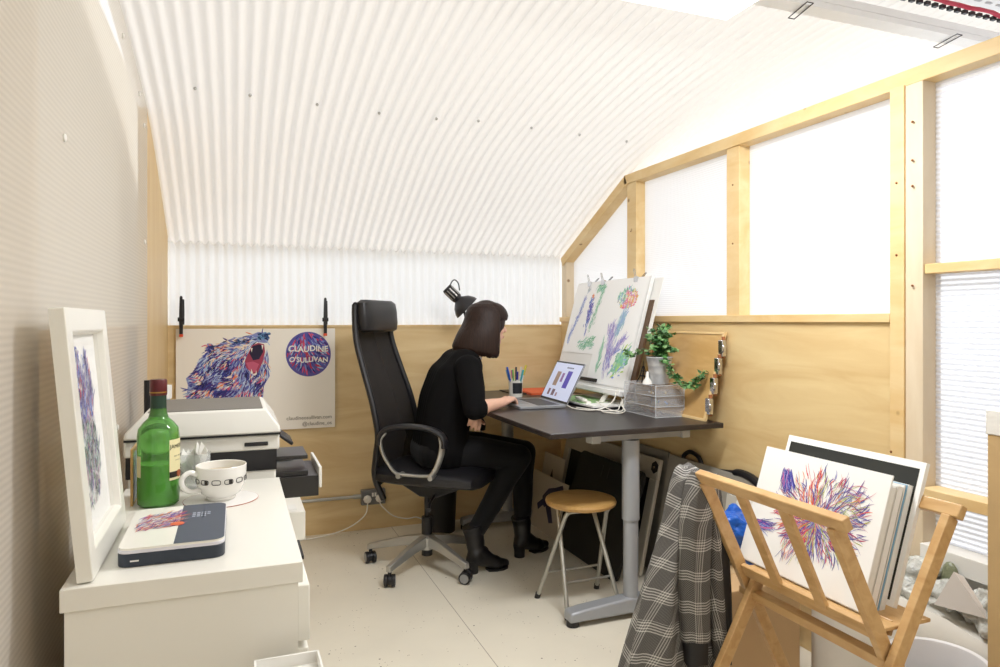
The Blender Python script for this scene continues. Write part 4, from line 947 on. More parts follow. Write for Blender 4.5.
def acrylic():
    x0, x1, y0, y1, z0, z1 = 1.735, 1.885, 2.60, 2.86, DZ, DZ+.142
    ac = mat('clear_acrylic', '#f2f2f5', .06); ac.node_tree.nodes['Principled BSDF'].inputs['Alpha'].default_value = .13
    ed = mat('acrylic_edge', '#e9ebee', .15); ed.node_tree.nodes['Principled BSDF'].inputs['Alpha'].default_value = .62
    t = thing('acrylic_drawers', 'clear acrylic three-drawer box on the desk under the ivy bucket', 'drawer box', ((x0+x1)/2, (y0+y1)/2, z0))
    cs = B()
    for a, b_ in (((x0, y0, z0), (x1, y0+.003, z1)), ((x0, y1-.003, z0), (x1, y1, z1)), ((x1-.003, y0, z0), (x1, y1, z1)), ((x0, y0, z1-.003), (x1, y1, z1))): cs.box(a, b_)
    part('case', cs, ac, t)
    eb = B(); r = .0016
    for x, y in ((x0, y0), (x1, y0), (x0, y1), (x1, y1)): eb.cyl((x, y, z0), (x, y, z1), r*1.4, n=6)
    for z in (z0+.002, z0+.048, z0+.095, z1): eb.tube([(x0, y0, z), (x1, y0, z), (x1, y1, z), (x0, y1, z), (x0, y0, z)], r, 6)
    part('edges', eb, ed, t)
    for k in range(3):
        z = z0+.003+k*.0465; d = B()
        for a, b_ in (((x0-.002, y0+.006, z), (x0+.001, y1-.006, z+.040)), ((x0, y0+.006, z), (x1-.01, y1-.006, z+.002)), ((x0, y0+.006, z), (x1-.01, y0+.008, z+.03)), ((x0, y1-.008, z), (x1-.01, y1-.006, z+.03))): d.box(a, b_)
        part('drawer', d, ac, t)
    R = random.Random(9); cols = ('#8a5a3a', '#5f88c4', '#c9b06a', '#3c3a3a', '#7aa88a', '#b8b4ac')
    for k in range(9):
        z = z0+.006+.0465*(k % 3); x = R.uniform(x0+.02, x1-.06); y = R.uniform(y0+.03, y1-.08)
        o = part('crayon', B().tube([(x, y, z+.005), (x+.03+R.uniform(-.02, .02), y+.06, z+.006)], .004, 8), mat('crayon_%d' % k, (cols+('#5c3a26', '#4a6a8a', '#a8843a'))[k], .6)); tag(o, 'small %s crayon in the clear drawer box, %s drawer' % (('brown', 'blue', 'yellow', 'black', 'green', 'grey', 'darker brown', 'steel blue', 'ochre')[k], ('bottom', 'middle', 'top')[k % 3]), 'crayon', 'crayons in the clear drawer box')
acrylic()
def ivy():
    c_ = (1.812, 2.685, DZ+.143); t = thing('potted_ivy', 'trailing green ivy in a ribbed galvanised bucket on the clear drawers', 'plant', c_)
    part('bucket', B().lathe([(0, 0), (.040, 0), (.042, .004), (.0475, .045), (.0495, .05), (.0485, .055), (.052, .08), (.054, .085), (.053, .09), (.0585, .118), (.061, .121), (.059, .124), (.056, .118), (.041, .01), (0, .01)], c_, 40), mat('galvanised_bucket', '#c6c8ca', .35, .4, var=.12, vscale=30), t)
    part('soil', B().cyl((c_[0], c_[1], c_[2]+.09), (c_[0], c_[1], c_[2]+.108), .05, n=30), mat('soil', '#3a2c20', .9), t)
    R = random.Random(14); lf = B(); st = B(); greens = [srgb(h) for h in ('#3f7038', '#4f8444', '#2f5a30', '#6a9a58', '#376238', '#82aa70')]
    leaf = [(0, 0), (.28, .16), (.5, .05), (.42, .34), (.62, .62), (.3, .62), (0, 1), (-.3, .62), (-.62, .62), (-.42, .34), (-.5, .05), (-.28, .16)]
    def put(p, s_, d, up_):
        d = d.normalized(); x_ = d.cross(up_); x_ = x_.normalized() if x_.length > .01 else Vector((1, 0, 0)); n_ = x_.cross(d)
        V = [Vector(p)+n_*.12*s_]+[Vector(p)+x_*a*s_+d*b_*s_+n_*(-.25*abs(a)*s_) for a, b_ in leaf]
        lf.add(V, [(0, i+1, (i+1) % 12+1) for i in range(12)], None, R.choice(greens))
    stems = []
    for k in range(26):
        a = R.uniform(0, 2*pi); r = R.uniform(.04, .085); h = R.uniform(.02, .15)
        stems.append([(c_[0], c_[1], c_[2]+.1), (c_[0]+.5*r*cos(a), c_[1]+.5*r*sin(a), c_[2]+.13+h*.8), (c_[0]+r*cos(a), c_[1]+r*sin(a), c_[2]+.12+h)])
    for k in range(9):
        stems.append([(c_[0], c_[1], c_[2]+.1), (c_[0]+R.uniform(-.03, .03), c_[1]+R.uniform(-.02, .02), c_[2]+.18), (c_[0]+R.uniform(-.02, .035), c_[1]+R.uniform(-.05, .02), c_[2]+R.uniform(.22, .275))])
    stems.append([(c_[0], c_[1], c_[2]+.11), (c_[0]-.05, c_[1]+.06, c_[2]+.15), (c_[0]-.07, c_[1]+.13, c_[2]+.12), (c_[0]-.075, c_[1]+.155, c_[2]+.145)])
    vine = [(c_[0], c_[1], c_[2]+.11), (c_[0]-.02, c_[1]-.07, c_[2]+.11), (c_[0], c_[1]-.10, c_[2]+.05), (c_[0]+.02, c_[1]-.13, c_[2]+.01), (c_[0]+.04, c_[1]-.165, c_[2]+.0), (c_[0]+.055, c_[1]-.20, c_[2]+.02), (c_[0]+.07, c_[1]-.235, c_[2]+.06)]
    stems += [vine, [(p_[0]+.01, p_[1]+.01, p_[2]+.012) for p_ in vine]]
    for s_ in stems:
        P = path(s_, 6); st.tube(P, .0012, 5)
        stepn = 1 if len(s_) > 3 else 2
        for i in range(3, len(P), stepn):
            for _ in range(2 if len(s_) > 3 else 3): put(P[i]+Vector((R.uniform(-.008, .008), R.uniform(-.008, .008), R.uniform(-.008, .008))), R.uniform(.014, .028), Vector((R.uniform(-1, 1), R.uniform(-1, 1), R.uniform(-.5, .7))), Vector((R.uniform(-.6, .2), R.uniform(-.6, .1), 1)))
    part('leaves', lf, vcol('ivy_leaf', .45), t, fix=False, smooth=0); part('stems', st, mat('stem_green', '#5c7a40', .6), t)
ivy()
def figurine(x, y, z0, h, m, name, lab):
    b = B(); t = thing(name, lab, 'ornament', (x, y, z0))
    for sx in (-1, 1):
        for sy in (-1, 1): b.tube([(x+sx*.22*h, y+sy*.22*h, z0), (x+sx*.10*h, y+sy*.10*h, z0+.3*h), (x+sx*.02*h, y+sy*.02*h, z0+.75*h)], [.03*h, .022*h, .018*h], 6)
    b.box((x-.13*h, y-.13*h, z0+.26*h), (x+.13*h, y+.13*h, z0+.31*h)).box((x-.08*h, y-.08*h, z0+.5*h), (x+.08*h, y+.08*h, z0+.54*h)).tube([(x, y, z0+.7*h), (x, y, z0+h)], [.025*h, .008*h], 6)
    part('body', b, m, t)
figurine(1.80, 2.80, DZ+.1425, .10, mat('dark_bronze', '#2e2a2a', .4, .6), 'tower_ornament', 'small dark tower-shaped ornament beside the ivy bucket')
o = part('white_cone', B().lathe([(0, 0), (.022, 0), (.020, .012), (.008, .03), (.006, .055), (0, .058)], (1.757, 2.70, DZ+.1425), 20), m_whitemat); tag(o, 'small white funnel shape standing in front of the ivy bucket', 'ornament')
hk = part('hanging_cord', B().tube(path([(1.90, 2.86, 1.13), (1.895, 2.865, 1.08), (1.89, 2.86, 1.03), (1.885, 2.868, .98)], 5), .004, 6), mat('multicolour_cord', '#a05a3a', .7, var=.6, vscale=60)); tag(hk, 'beaded cord hanging beside the drawing board edge', 'cord')
# papers and cables under the drawing board
def flat(name, lab, cat, P, th, m):
    z = DZ+.0005; b = B().prism([(x, y) for x, y in P], 'z', z, z+th); o_ = part(name, b, m, smooth=0); tag(o_, lab, cat); return o_
bk = thing('sketchbook', 'open sketchbook with green and blue painted page under the drawing board', 'book', (1.63, 3.2, DZ))
part('cover', B().prism([(1.60, 2.93), (1.60, 3.42), (1.87, 3.42), (1.87, 2.93)], 'z', DZ+.0005, DZ+.012), m_blk, bk)
part('pages', B().prism([(1.605, 2.935), (1.605, 3.41), (1.86, 3.41), (1.86, 2.935)], 'z', DZ+.012, DZ+.02), m_paper, bk)
part('painted_page', B().prism([(1.61, 3.05), (1.61, 3.405), (1.8, 3.405), (1.8, 3.05)], 'z', DZ+.02, DZ+.021), mat('green_blue_paint', '#8fb37a', .7, var=.7, vscale=22), bk)
flat('orange_folder', 'orange red folder lying on the far end of the desk', 'folder', [(1.60, 3.66), (1.60, 3.95), (1.86, 3.95), (1.86, 3.66)], .012, mat('orange_red', '#e4683e', .6))
flat('dark_notebook', 'dark flat pad lying under the orange folder edge on the desk', 'notebook', [(1.52, 3.72), (1.52, 3.97), (1.595, 3.97), (1.595, 3.72)], .006, m_blk)
cs_ = thing('computer_mouse', 'small white mouse on the desk behind the typing hand', 'mouse', (1.27, 3.72, DZ)); part('shell', B().ball((1.27, 3.72, DZ+.009), (.055, .03, .015), 20), m_white, cs_)
for i, (z, y, L2) in enumerate(((.022, 3.04, .05), (.03, 3.08, .06))):
    o = part('white_adapter', B().beam((1.64, y, DZ+z), (1.64+.01, y+.10, DZ+z+.004), .028, .016), m_white, bevel=.004); tag(o, ('lower white stick adapter among the cables under the board', 'upper white stick adapter among the cables under the board')[i], 'adapter')
R = random.Random(6)
cpaths = [[(1.53, 3.06, .01), (1.53, 2.98, .004), (1.58, 2.90, .004), (1.64, 2.87, .02), (1.70, 2.90, .05), (1.75, 2.96, .085), (1.80, 3.0, .09)],
          [(1.62, 2.88, .004), (1.60, 2.82, .004), (1.64, 2.76, .004), (1.70, 2.80, .008), (1.73, 2.88, .03), (1.79, 2.93, .06), (1.83, 2.98, .03)],
          [(1.56, 3.02, .004), (1.60, 2.88, .006), (1.67, 2.83, .006), (1.72, 2.88, .02), (1.78, 2.95, .04), (1.85, 3.0, .01)],
          [(1.66, 3.0, .03), (1.66, 2.90, .01), (1.66, 2.80, .006), (1.71, 2.83, .012), (1.76, 2.93, .05)]]
for k, P in enumerate(cpaths):
    o = part('white_cable', B().tube(path([(x, y, DZ+z+.003) for x, y, z in P], 8), .0028, 8), m_white); tag(o, ('white cable running from the laptop hinge towards the drawing board', 'white cable looping nearest the clear drawers', 'white cable lying flat between laptop and clear drawers', 'short white cable coming from the stick adapters')[k], 'cable', 'white cables on the desk')
# clamp lamp behind the woman
def lamp():
    t = thing('desk_lamp', 'black clamp-arm desk lamp, lit, behind the seated woman', 'lamp', (1.26, 3.92, DZ))
    part('clamp', B().box((1.235, 3.93, DZ-.05), (1.285, 3.99, DZ+.05)), m_blk, t, bevel=.004)
    part('lower_arm', B().cyl((1.26, 3.95, DZ+.03), (1.33, 3.93, 1.08), .007, n=12), m_blk, t)
    part('upper_arm', B().cyl((1.33, 3.93, 1.08), (1.225, 3.80, 1.32), .007, n=12).cyl((1.345, 3.93, 1.08), (1.25, 3.80, 1.31), .003, n=8), m_blk, t)
    # shade: axis from socket (upper left) down towards the desk on the right
    ax = Vector((.62, -.15, -.62)).normalized(); o_ = Vector((1.160, 3.79, 1.378))
    M = Matrix.Translation(o_) @ ax.to_track_quat('Z', 'Y').to_matrix().to_4x4()
    prof = [(r_*.87, z_*.86+.006) for r_, z_ in [(.022, .045), (.040, .058), (.066, .080), (.086, .112), (.092, .135), (.090, .135), (.083, .112), (.063, .083), (.038, .062), (.02, .05)]]
    part('lamp_shade', B().lathe(prof, (0, 0, 0), 36, M), mat('lamp_black', '#2c2b2e', .3, .2), t)
    so_ = part('socket_cover', B().lathe([(0, -.045), (.028, -.045), (.031, -.035), (.031, .04), (.026, .05), (0, .05)], (0, 0, 0), 24, M), mat('lamp_black', '#2c2b2e', .3, .2), t)
    vents = B()
    for k in range(10): a = 2*pi*k/10; vents.box((-.003, .0305, -.03), (.003, .0325, .03), M @ Matrix.Rotation(a, 4, 'Z'))
    part('vent_ribs', vents, m_alu, so_)
    part('bulb', B().ball(tuple(M @ Vector((0, 0, .095))), .028, 18), emit('bulb_glow', '#f4f8ff', 14), t)
    part('cord', B().tube(path([o_+Vector(q_) for q_ in ((-.012, 0, .03), (-.004, 0, .062), (.016, 0, .078), (.038, 0, .058), (.046, 0, .018))], 6), .0035, 8), m_blk, t)
lamp()
# ================================================================ THE WOMAN AT THE DESK
def person():
    def P(px, py, Y): x, z = pix(px, py, Y); return Vector((x, Y, z))
    t = thing('person', 'dark-haired woman in black jumper, trousers and ankle boots leaning over the laptop', 'person', (.98, 3.33, 0))
    sh_n, el_n, wr_n = Vector((1.05, 3.165, .99)), Vector((1.035, 3.03, .812)), Vector((1.215, 3.135, .822))
    sh_f, el_f, wr_f = Vector((1.075, 3.485, .99)), Vector((1.02, 3.50, .765)), Vector((1.078, 3.235, .752))
    hd = Vector((1.200, 3.335, 1.200)); nk = Vector((1.115, 3.335, 1.045))
    hip_n, kn_n, an_n = Vector((.93, 3.245, .585)), P(519, 457, 3.225), P(474, 534, 3.20)
    hip_f, kn_f, an_f = Vector((.93, 3.415, .585)), P(524, 452, 3.41), P(522, 524, 3.33)
    # ---- body
    b = B()
    b.ball(hd+Vector((-.002, 0, .012)), (.090, .073, .098), 28)          # skull
    b.ball(hd+Vector((.032, 0, -.050)), (.058, .056, .062), 20)      # face
    b.ball(hd+Vector((.056, 0, -.088)), (.030, .026, .022), 14)       # chin
    b.ball(hd+Vector((.074, 0, .032)), (.022, .045, .035), 14)      # brow
    b.cap(hd+Vector((.088, 0, .004)), hd+Vector((.108, 0, -.030)), .0075, .0105, 10)      # nose
    for s_ in (-1, 1):
        b.ball(hd+Vector((.104, s_*.010, -.034)), .0068, 8)
        b.ball(hd+Vector((.070, s_*.030, -.030)), (.022, .02, .02), 12)   # cheek
        b.ball(hd+Vector((-.005, s_*.076, -.012)), (.014, .006, .026), 10)   # ear
    b.ball(hd+Vector((.090, 0, -.058)), (.009, .021, .0055), 10).ball(hd+Vector((.089, 0, -.067)), (.009, .018, .006), 10)   # lips
    b.cap(nk, hd+Vector((-.012, 0, -.06)), .048, .052, 16)
    tor = [(Vector((.95, 3.33, .60)), .10), (Vector((.965, 3.33, .75)), .092), (Vector((1.01, 3.33, .90)), .10), (Vector((1.06, 3.33, .99)), .082)]
    for dy in (-.055, .055):
        for (p, r), (q, r2) in zip(tor[:-1], tor[1:]): b.cap(p+Vector((0, dy, 0)), q+Vector((0, dy, 0)), r, r2, 16)
    b.cap(sh_n, sh_f, .055, .055, 14); b.cap(tor[3][0], nk, .07, .047, 14)
    for a, e, w_ in ((sh_n, el_n, wr_n), (sh_f, el_f, wr_f)):
        b.cap(a, e, .046, .037, 14); b.cap(e, e.lerp(w_, .35), .037, .036, 14); b.cap(e.lerp(w_, .35), w_, .036, .0235, 14)
    for h_, k_, a_ in ((hip_n, kn_n, an_n), (hip_f, kn_f, an_f)):
        b.cap(h_, k_, .075, .052, 14); b.cap(k_, k_.lerp(a_, .3), .05, .052, 14); b.cap(k_.lerp(a_, .3), a_, .052, .034, 14)
    # near hand: resting on the trackpad, fingers a little curled and pointing to the screen
    def hand(w_, fwd, nrm, s_, curl, spread=1.0, thumb=1):
        fwd = fwd.normalized(); nrm = (nrm-fwd*nrm.dot(fwd)).normalized(); side = fwd.cross(nrm)*thumb     # side points to the thumb
        def L(f, sd, n_): return w_+fwd*f*s_+side*sd*s_+nrm*n_*s_
        b.cap(w_, L(.02, 0, 0), .0235, .024, 12)
        kn = [(.088, .026), (.093, .008), (.089, -.010), (.080, -.026)]
        for f, sd in kn: b.cap(L(.02, sd*.6, 0), L(f, sd, .004), .0150*s_, .0115*s_, 12)
        for (f, sd), ln, c_ in zip(kn, (.072, .080, .074, .058), curl):
            p = L(f, sd, .004); a = .15; d_side = sd*.6*spread; prev = p
            for seg, (fr, rr) in enumerate(((.45, .0092), (.30, .0083), (.25, .0074))):
                a += c_[seg]; d = (fwd*cos(a)-nrm*sin(a)+side*d_side*2.2).normalized(); q = prev+d*ln*fr*s_
                b.cap(prev, q, rr*s_*1.04, rr*s_*.96, 10); prev = q
        p = L(.022, .020, -.004); q = L(.052, .048, -.012); r_ = L(.078, .058, -.018); e = L(.100, .056, -.022)
        b.cap(p, q, .0145*s_, .0115*s_, 10); b.cap(q, r_, .0105*s_, .0092*s_, 10); b.cap(r_, e, .0090*s_, .0078*s_, 10)
    hand(wr_n, Vector((.73, .66, .12)), Vector((0, 0, 1)), .96, [(.25, .45, .35), (.28, .42, .3), (.30, .45, .3), (.32, .45, .35)], thumb=-1)
    # far hand: wrapped round the near forearm just below the elbow, fingers hanging in view
    hand(wr_f, Vector((.02, -1, .02)), Vector((.25, 0, 1)), .92, [(.55, .75, .3), (.6, .8, .35), (.62, .85, .4), (.65, .85, .4)], thumb=-1)
    blob('body', b, m_skin, t, .0042, 3, fac=.4)
    # ---- eyes, brows and lips
    for s_ in (-1, 1):
        ey = part('eye', B().ball(hd+Vector((.080, s_*.030, .002)), .0125, 16), mat('eye_white', '#eeebe6', .2), t)
        part('iris', B().ball(hd+Vector((.0880, s_*.031, -.001)), .0062, 12), mat('iris_dark', '#2a1d16', .2), ey)
        part('eyebrow', B().tube([hd+Vector((.097, s_*.014, .018)), hd+Vector((.094, s_*.032, .024)), hd+Vector((.080, s_*.048, .019))], .003, 6), m_hair, t)
        part('eyelashes', B().tube([hd+Vector((.094, s_*.018, .009)), hd+Vector((.093, s_*.031, .0125)), hd+Vector((.083, s_*.043, .008))], .0018, 6), m_blk, t)
    part('lips', B().ball(hd+Vector((.0965, 0, -.0595)), (.005, .017, .003), 10).ball(hd+Vector((.0955, 0, -.0665)), (.005, .015, .0036), 10), mat('lips_rose', '#b8655c', .4), t)
    # ---- hair: a chin-length bob made of overlapping locks
    b = B(); R = random.Random(12)
    b.ball(hd+Vector((.004, 0, .022)), (.100, .087, .106), 30)
    top = hd+Vector((-.005, 0, .118))
    for k in range(84):
        az = pi+(-1+2*k/83)*radians(106)      # measured from +X, through the back
        for rr, r0 in ((1.0, .0135), (.88, .015)):
            cx, cy = cos(az), sin(az); back = max(0, -cx)
            ex, ey = .104*rr, .088*rr
            P_ = [top+Vector((cx*.02, cy*.02, -.004)), hd+Vector((cx*ex*.80+.004, cy*ey*.80, .085)), hd+Vector((cx*ex+.004, cy*ey*1.02, .015)),
                  hd+Vector((cx*(ex+.012)-.004-.018*back, cy*(ey+.012), -.055)), hd+Vector((cx*(ex+.008)-.004-.046*back, cy*(ey+.010), -.110-.030*(1-back)+R.uniform(-.004, .004))),
                  hd+Vector((cx*(ex-.006)-.002-.066*back+(.012 if cx > 0 else 0), cy*(ey-.004), -.132-.024*(1-back)+R.uniform(-.006, .006)))]
            q = path(P_, 3); b.tube(q, [r0*(.55+.6*min(1, i/5))*(1 if i < len(q)-3 else .62) for i in range(len(q))], 7)
    for k in range(26):      # fringe
        az = (-1+2*k/25)*radians(66); cx, cy = cos(az), sin(az)
        P_ = [top+Vector((cx*.01, cy*.01, -.004)), hd+Vector((cx*.075, cy*.068, .095)), hd+Vector((cx*.108, cy*.084, .055)), hd+Vector((cx*.110-.002, cy*.088, .022+.010*abs(sin(az)))) ]
        b.tube(path(P_, 4), [.010, .011, .012, .012, .012, .012, .012, .012, .0115, .011, .010, .009, .008], 7)
    blob('hair', b, m_hair, t, .0038, 1, fac=.5)
    # ---- jumper
    b = B()
    for (p, r), (q, r2) in zip([(Vector((.955, 3.33, .585)), .125), (Vector((.965, 3.33, .70)), .118), (Vector((.985, 3.33, .82)), .116), (Vector((1.02, 3.33, .92)), .112)], [(Vector((.965, 3.33, .70)), .118), (Vector((.985, 3.33, .82)), .116), (Vector((1.02, 3.33, .92)), .112), (Vector((1.062, 3.33, .99)), .092)]):
        for dy in (-.07, -.035, 0, .035, .07): b.cap(p+Vector((0, dy, 0)), q+Vector((0, dy, 0)), r, r2, 18)
    b.cap(sh_n+Vector((0, .012, -.005)), sh_f+Vector((0, -.012, -.005)), .068, .068, 18)
    b.cap(Vector((1.065, 3.33, .99)), nk+Vector((-.004, 0, -.012)), .088, .058, 18)
    for a, e, w_, k2 in ((sh_n, el_n, wr_n, .20), (sh_f, el_f, wr_f, .30)):
        b.cap(a, a.lerp(e, .5)+Vector((.004, 0, 0)), .068, .063, 18); b.cap(a.lerp(e, .5)+Vector((.004, 0, 0)), e, .063, .052, 18)
        d = (w_-e).normalized(); b.tube([e-d*.01, e+d*.02, e+(w_-e)*k2, e+(w_-e)*(k2+.02)], [.048, .053, .051, .047], 22)
    for z, dx in ((.80, .0), (.86, .02), (.74, -.01)): b.tube(path([(.96+dx, 3.16, z-.03), (1.03+dx, 3.185, z), (1.09+dx*.5, 3.22, z-.025)], 4), .016, 8)
    blob('jumper', b, m_knit, t, .006, 4)
    part('collar', B().tube(path([nk+Vector((.050*cos(a)+.008, .050*sin(a), -.004-.012*cos(a))) for a in [2*pi*i/10 for i in range(11)]], 2), .0075, 8), mat('pale_collar', '#d9d4da', .7), t)
    # ---- trousers
    b = B()
    b.cap(Vector((.93, 3.25, .575)), Vector((.93, 3.41, .575)), .105, .105, 18)
    for h_, k_, a_ in ((hip_n, kn_n, an_n), (hip_f, kn_f, an_f)):
        mid = h_.lerp(k_, .5)+Vector((0, 0, .008))
        b.cap(h_, mid, .094, .080, 18); b.cap(mid, k_, .080, .064, 18)
        b.cap(k_, k_.lerp(a_, .3)+Vector((-.008, 0, 0)), .064, .060, 18); e = k_.lerp(a_, 1.0)
        b.tube([k_.lerp(a_, .28)+Vector((-.008, 0, 0)), k_.lerp(a_, .6), e], [.060, .053, .043], 20)
    blob('trousers', b, m_trouser, t, .006, 4)
    # ---- boots
    for an, heel, ball_, toe, lab in ((an_n, Vector((1.075, 3.17, 0)), Vector((1.195, 3.175, 0)), Vector((1.248, 3.178, 0)), 'near boot'), (an_f, Vector((1.375, 3.30, 0)), Vector((1.500, 3.35, 0)), Vector((1.555, 3.372, 0)), 'far boot')):
        b = B(); u = Vector((0, 0, 1)); d = (toe-heel).normalized()
        b.tube([an+u*.045-d*.012, an+u*.0, heel+u*.075+d*.022], [.052, .048, .040], 20)
        b.cap(heel+u*.085+d*.015, heel+u*.068, .042, .033, 16); b.cap(heel+u*.072+d*.02, ball_+u*.036, .038, .032, 16)
        b.cap(ball_+u*.034-d*.01, toe+u*.024, .032, .020, 16); b.ball(ball_+u*.026, (.04, .04, .022), 14)
        b.cap(heel+u*.10+d*.03, ball_+u*.045-d*.02, .038, .028, 14)
        bo = blob('boot', b, m_boot, t, .0045, 4, label='black ankle boot, %s' % lab)
        part('heel', B().tube([heel+u*.062-d*.002, heel+u*.03, heel], [.032, .028, .027], 18), m_boot, bo)
        S_ = []
        for k, (f, w_) in enumerate(((.0, .012), (.15, .026), (.45, .036), (.75, .032), (.95, .02), (1.0, .008))):
            c_ = ball_.lerp(toe, f) if f > 0 else ball_-d*.03; 
            S_.append(c_)
        sd = Vector((-d.y, d.x, 0)); base = ball_-d*.045
        outl = [base+sd*.022, base+d*.04+sd*.036, base+d*.075+sd*.033, toe+sd*.018+d*.006, toe+d*.016, toe-sd*.018+d*.006, base+d*.075-sd*.033, base+d*.04-sd*.036, base-sd*.022]
        sl = B(); n = len(outl); V = [(p.x, p.y, .0) for p in outl]+[(p.x, p.y, .010) for p in outl]
        sl.add(V, [tuple(range(n))[::-1], tuple(range(n, 2*n))]+[(i, (i+1) % n, (i+1) % n+n, i+n) for i in range(n)]); part('sole', sl, m_blk, bo)
person()
# ================================================================ UNDER THE DESK
def lean(name, lab, cat, xb, xt, zt, y0, y1, th, m, z0=0, mk=True):
    """a panel leaning towards the right wall: foot at x=xb, top at x=xt"""
    h = sqrt((xt-xb)**2+(zt-z0)**2); u = Vector(((xt-xb)/h, 0, (zt-z0)/h)); n = Vector((-u.z, 0, u.x))
    t = thing(name, lab, cat, (xb, (y0+y1)/2, z0))
    def q(s_, v, d): r_ = Vector((xb+th*u.z, 0, z0))+u*v*h+n*d; return (r_.x, y1+(y0-y1)*s_, r_.z)
    return t, q, h
def qslab(q, s0, s1, v0, v1, d0, d1): return B().add([q(s0, v0, d0), q(s1, v0, d0), q(s1, v1, d0), q(s0, v1, d0), q(s0, v0, d1), q(s1, v0, d1), q(s1, v1, d1), q(s0, v1, d1)], [(3,2,1,0),(4,5,6,7),(0,1,5,4),(1,2,6,5),(2,3,7,6),(3,0,4,7)])
def qprism(q, P, d0, d1):
    n = len(P); return B().add([q(a, b_, d0) for a, b_ in P]+[q(a, b_, d1) for a, b_ in P], [tuple(range(n))[::-1], tuple(range(n, 2*n))]+[(i, (i+1) % n, (i+1) % n+n, i+n) for i in range(n)])
t, q, h = lean('art_portfolio', 'large black portfolio case leaning under the desk behind the stool', 'portfolio', 1.64, 1.80, .50, 2.79, 3.42, .02, None)
pf = part('case', qprism(q, rrect(0, 0, 1, 1, .06), 0, .02), mat('portfolio_black', '#15130f', .75), t, bevel=.003)
for s_ in (.42, .52): part('strap_mark', qslab(q, s_, s_+.012, .82, .93, .02, .022), m_blk, pf)
m_fr = mat('ivory_plastic', '#cfc7b6', .45)
t, q, h = lean('white_display_frame', 'off-white display frame with black hexagon corner fitting under the desk', 'frame', 1.795, 1.915, .545, 2.83, 3.82, .02, None)
for s0, s1, v0, v1 in ((0, 1, .82, 1), (0, .06, 0, .82), (.935, 1, 0, .82)): part('frame_bar', qslab(q, s0, s1, v0, v1, 0, .02), m_fr, t, bevel=.004)
part('backing', qslab(q, .06, .94, .02, .87, 0, .004), mat('dull_black_board', '#1d1a17', .8), t)
hx_ = [(.967+.030*sin(a), .925+.055*cos(a)) for a in [2*pi*i/6 for i in range(6)]]
hb = part('corner_fitting', qprism(q, hx_, .019, .0225), m_blk, t)
part('screw', qprism(q, [(.967+.006*sin(a), .925+.011*cos(a)) for a in [2*pi*i/8 for i in range(8)]], .0225, .025), m_chrome, hb)
t, q, h = lean('grey_board', 'large grey board leaning on the right wall behind the white frame', 'board', 1.84, 1.952, .578, 2.12, 2.81, .01, None)
part('panel', qslab(q, 0, 1, 0, 1, 0, .01), mat('mid_grey_board', '#9b958a', .7), t, bevel=.001)
t, q, h = lean('grey_board_behind', 'grey board leaning behind the off-white frame, only its top strip showing', 'board', 1.90, 1.962, .582, 2.83, 3.2, .008, None)
part('panel', qslab(q, 0, 1, 0, 1, 0, .008), mat('mid_grey_board', '#9b958a', .7), t)
t, q, h = lean('figure_print', 'pale card printed with a dark blue figure leaning beside the boots', 'print', 1.66, 1.74, .30, 3.46, 3.93, .004, None)
part('card', qslab(q, 0, 1, 0, 1, 0, .004), mat('pale_grey_card', '#bdb5a8', .7), t)
b = B(); fn = lambda x, y, i=0: q(x, y, .0045+i*3e-6)
for k, Pq in enumerate(([(.40, .60), (.52, .78), (.66, .84), (.72, .70), (.60, .55), (.52, .42), (.44, .46)], [(.60, .80), (.86, .95), (.90, .88), (.70, .72)], [(.30, .42), (.36, .32), (.56, .56), (.48, .62)], [(.52, .48), (.72, .20), (.82, .24), (.64, .56)])): polyfill(b, fn, Pq, srgb('#2f2d52'), k)
part('printed_figure', b, m_strokes, t, smooth=0, fix=False)
t, q, h = lean('small_print', 'small grey print with a dark figure leaning behind the figure card', 'print', 1.75, 1.82, .40, 3.66, 3.95, .004, None)
part('card', qslab(q, 0, 1, 0, 1, 0, .004), mat('pale_grey_card', '#bdb5a8', .7), t)
b = B(); fn = lambda x, y, i=0: q(x, y, .0045+i*3e-6); polyfill(b, fn, [(.42, .40), (.40, .62), (.48, .80), (.56, .66), (.60, .44), (.52, .36)], srgb('#3a3632')); part('printed_figure', b, m_strokes, t, smooth=0, fix=False)
hb_ = thing('black_bag', 'black bag with a looped handle tucked against the right wall', 'bag', (1.93, 2.5, .5))
part('handle', B().tube(path([(1.965, 2.70, .55), (1.965, 2.715, .585), (1.965, 2.665, .615), (1.965, 2.60, .60), (1.965, 2.57, .555), (1.96, 2.52, .535)], 5), .010, 10), m_blk, hb_)
part('bag_body', B().tube(path([(1.967, 2.55, .555), (1.966, 2.42, .57), (1.965, 2.30, .585), (1.96, 2.2, .56), (1.955, 2.12, .50)], 5), [.012]*8+[.018]*8+[.012]*5, 10), m_blk, hb_)
wh = part('wire_hook', B().tube(path([(1.97, 2.10, .60), (1.965, 2.095, .54), (1.96, 2.10, .47)], 4), .003, 6), m_blk); tag(wh, 'thin black wire standing against the plywood beyond the coat', 'wire')
t, q, h = lean('white_board', 'small pale board leaning between the coat and the wolf print', 'panel', 1.79, 1.86, .52, 2.06, 2.28, .008, None)
part('panel', qslab(q, 0, 1, 0, 1, 0, .008), mat('pale_panel', '#c9c4b8', .7), t)
def crumple(o, sc, st):
    tx = bpy.data.textures.new('crumple', 'VORONOI'); tx.noise_scale = sc
    m = o.modifiers.new('crumple', 'DISPLACE'); m.texture = tx; m.strength = st; m.mid_level = .4; m.texture_coords = 'LOCAL'
    return o
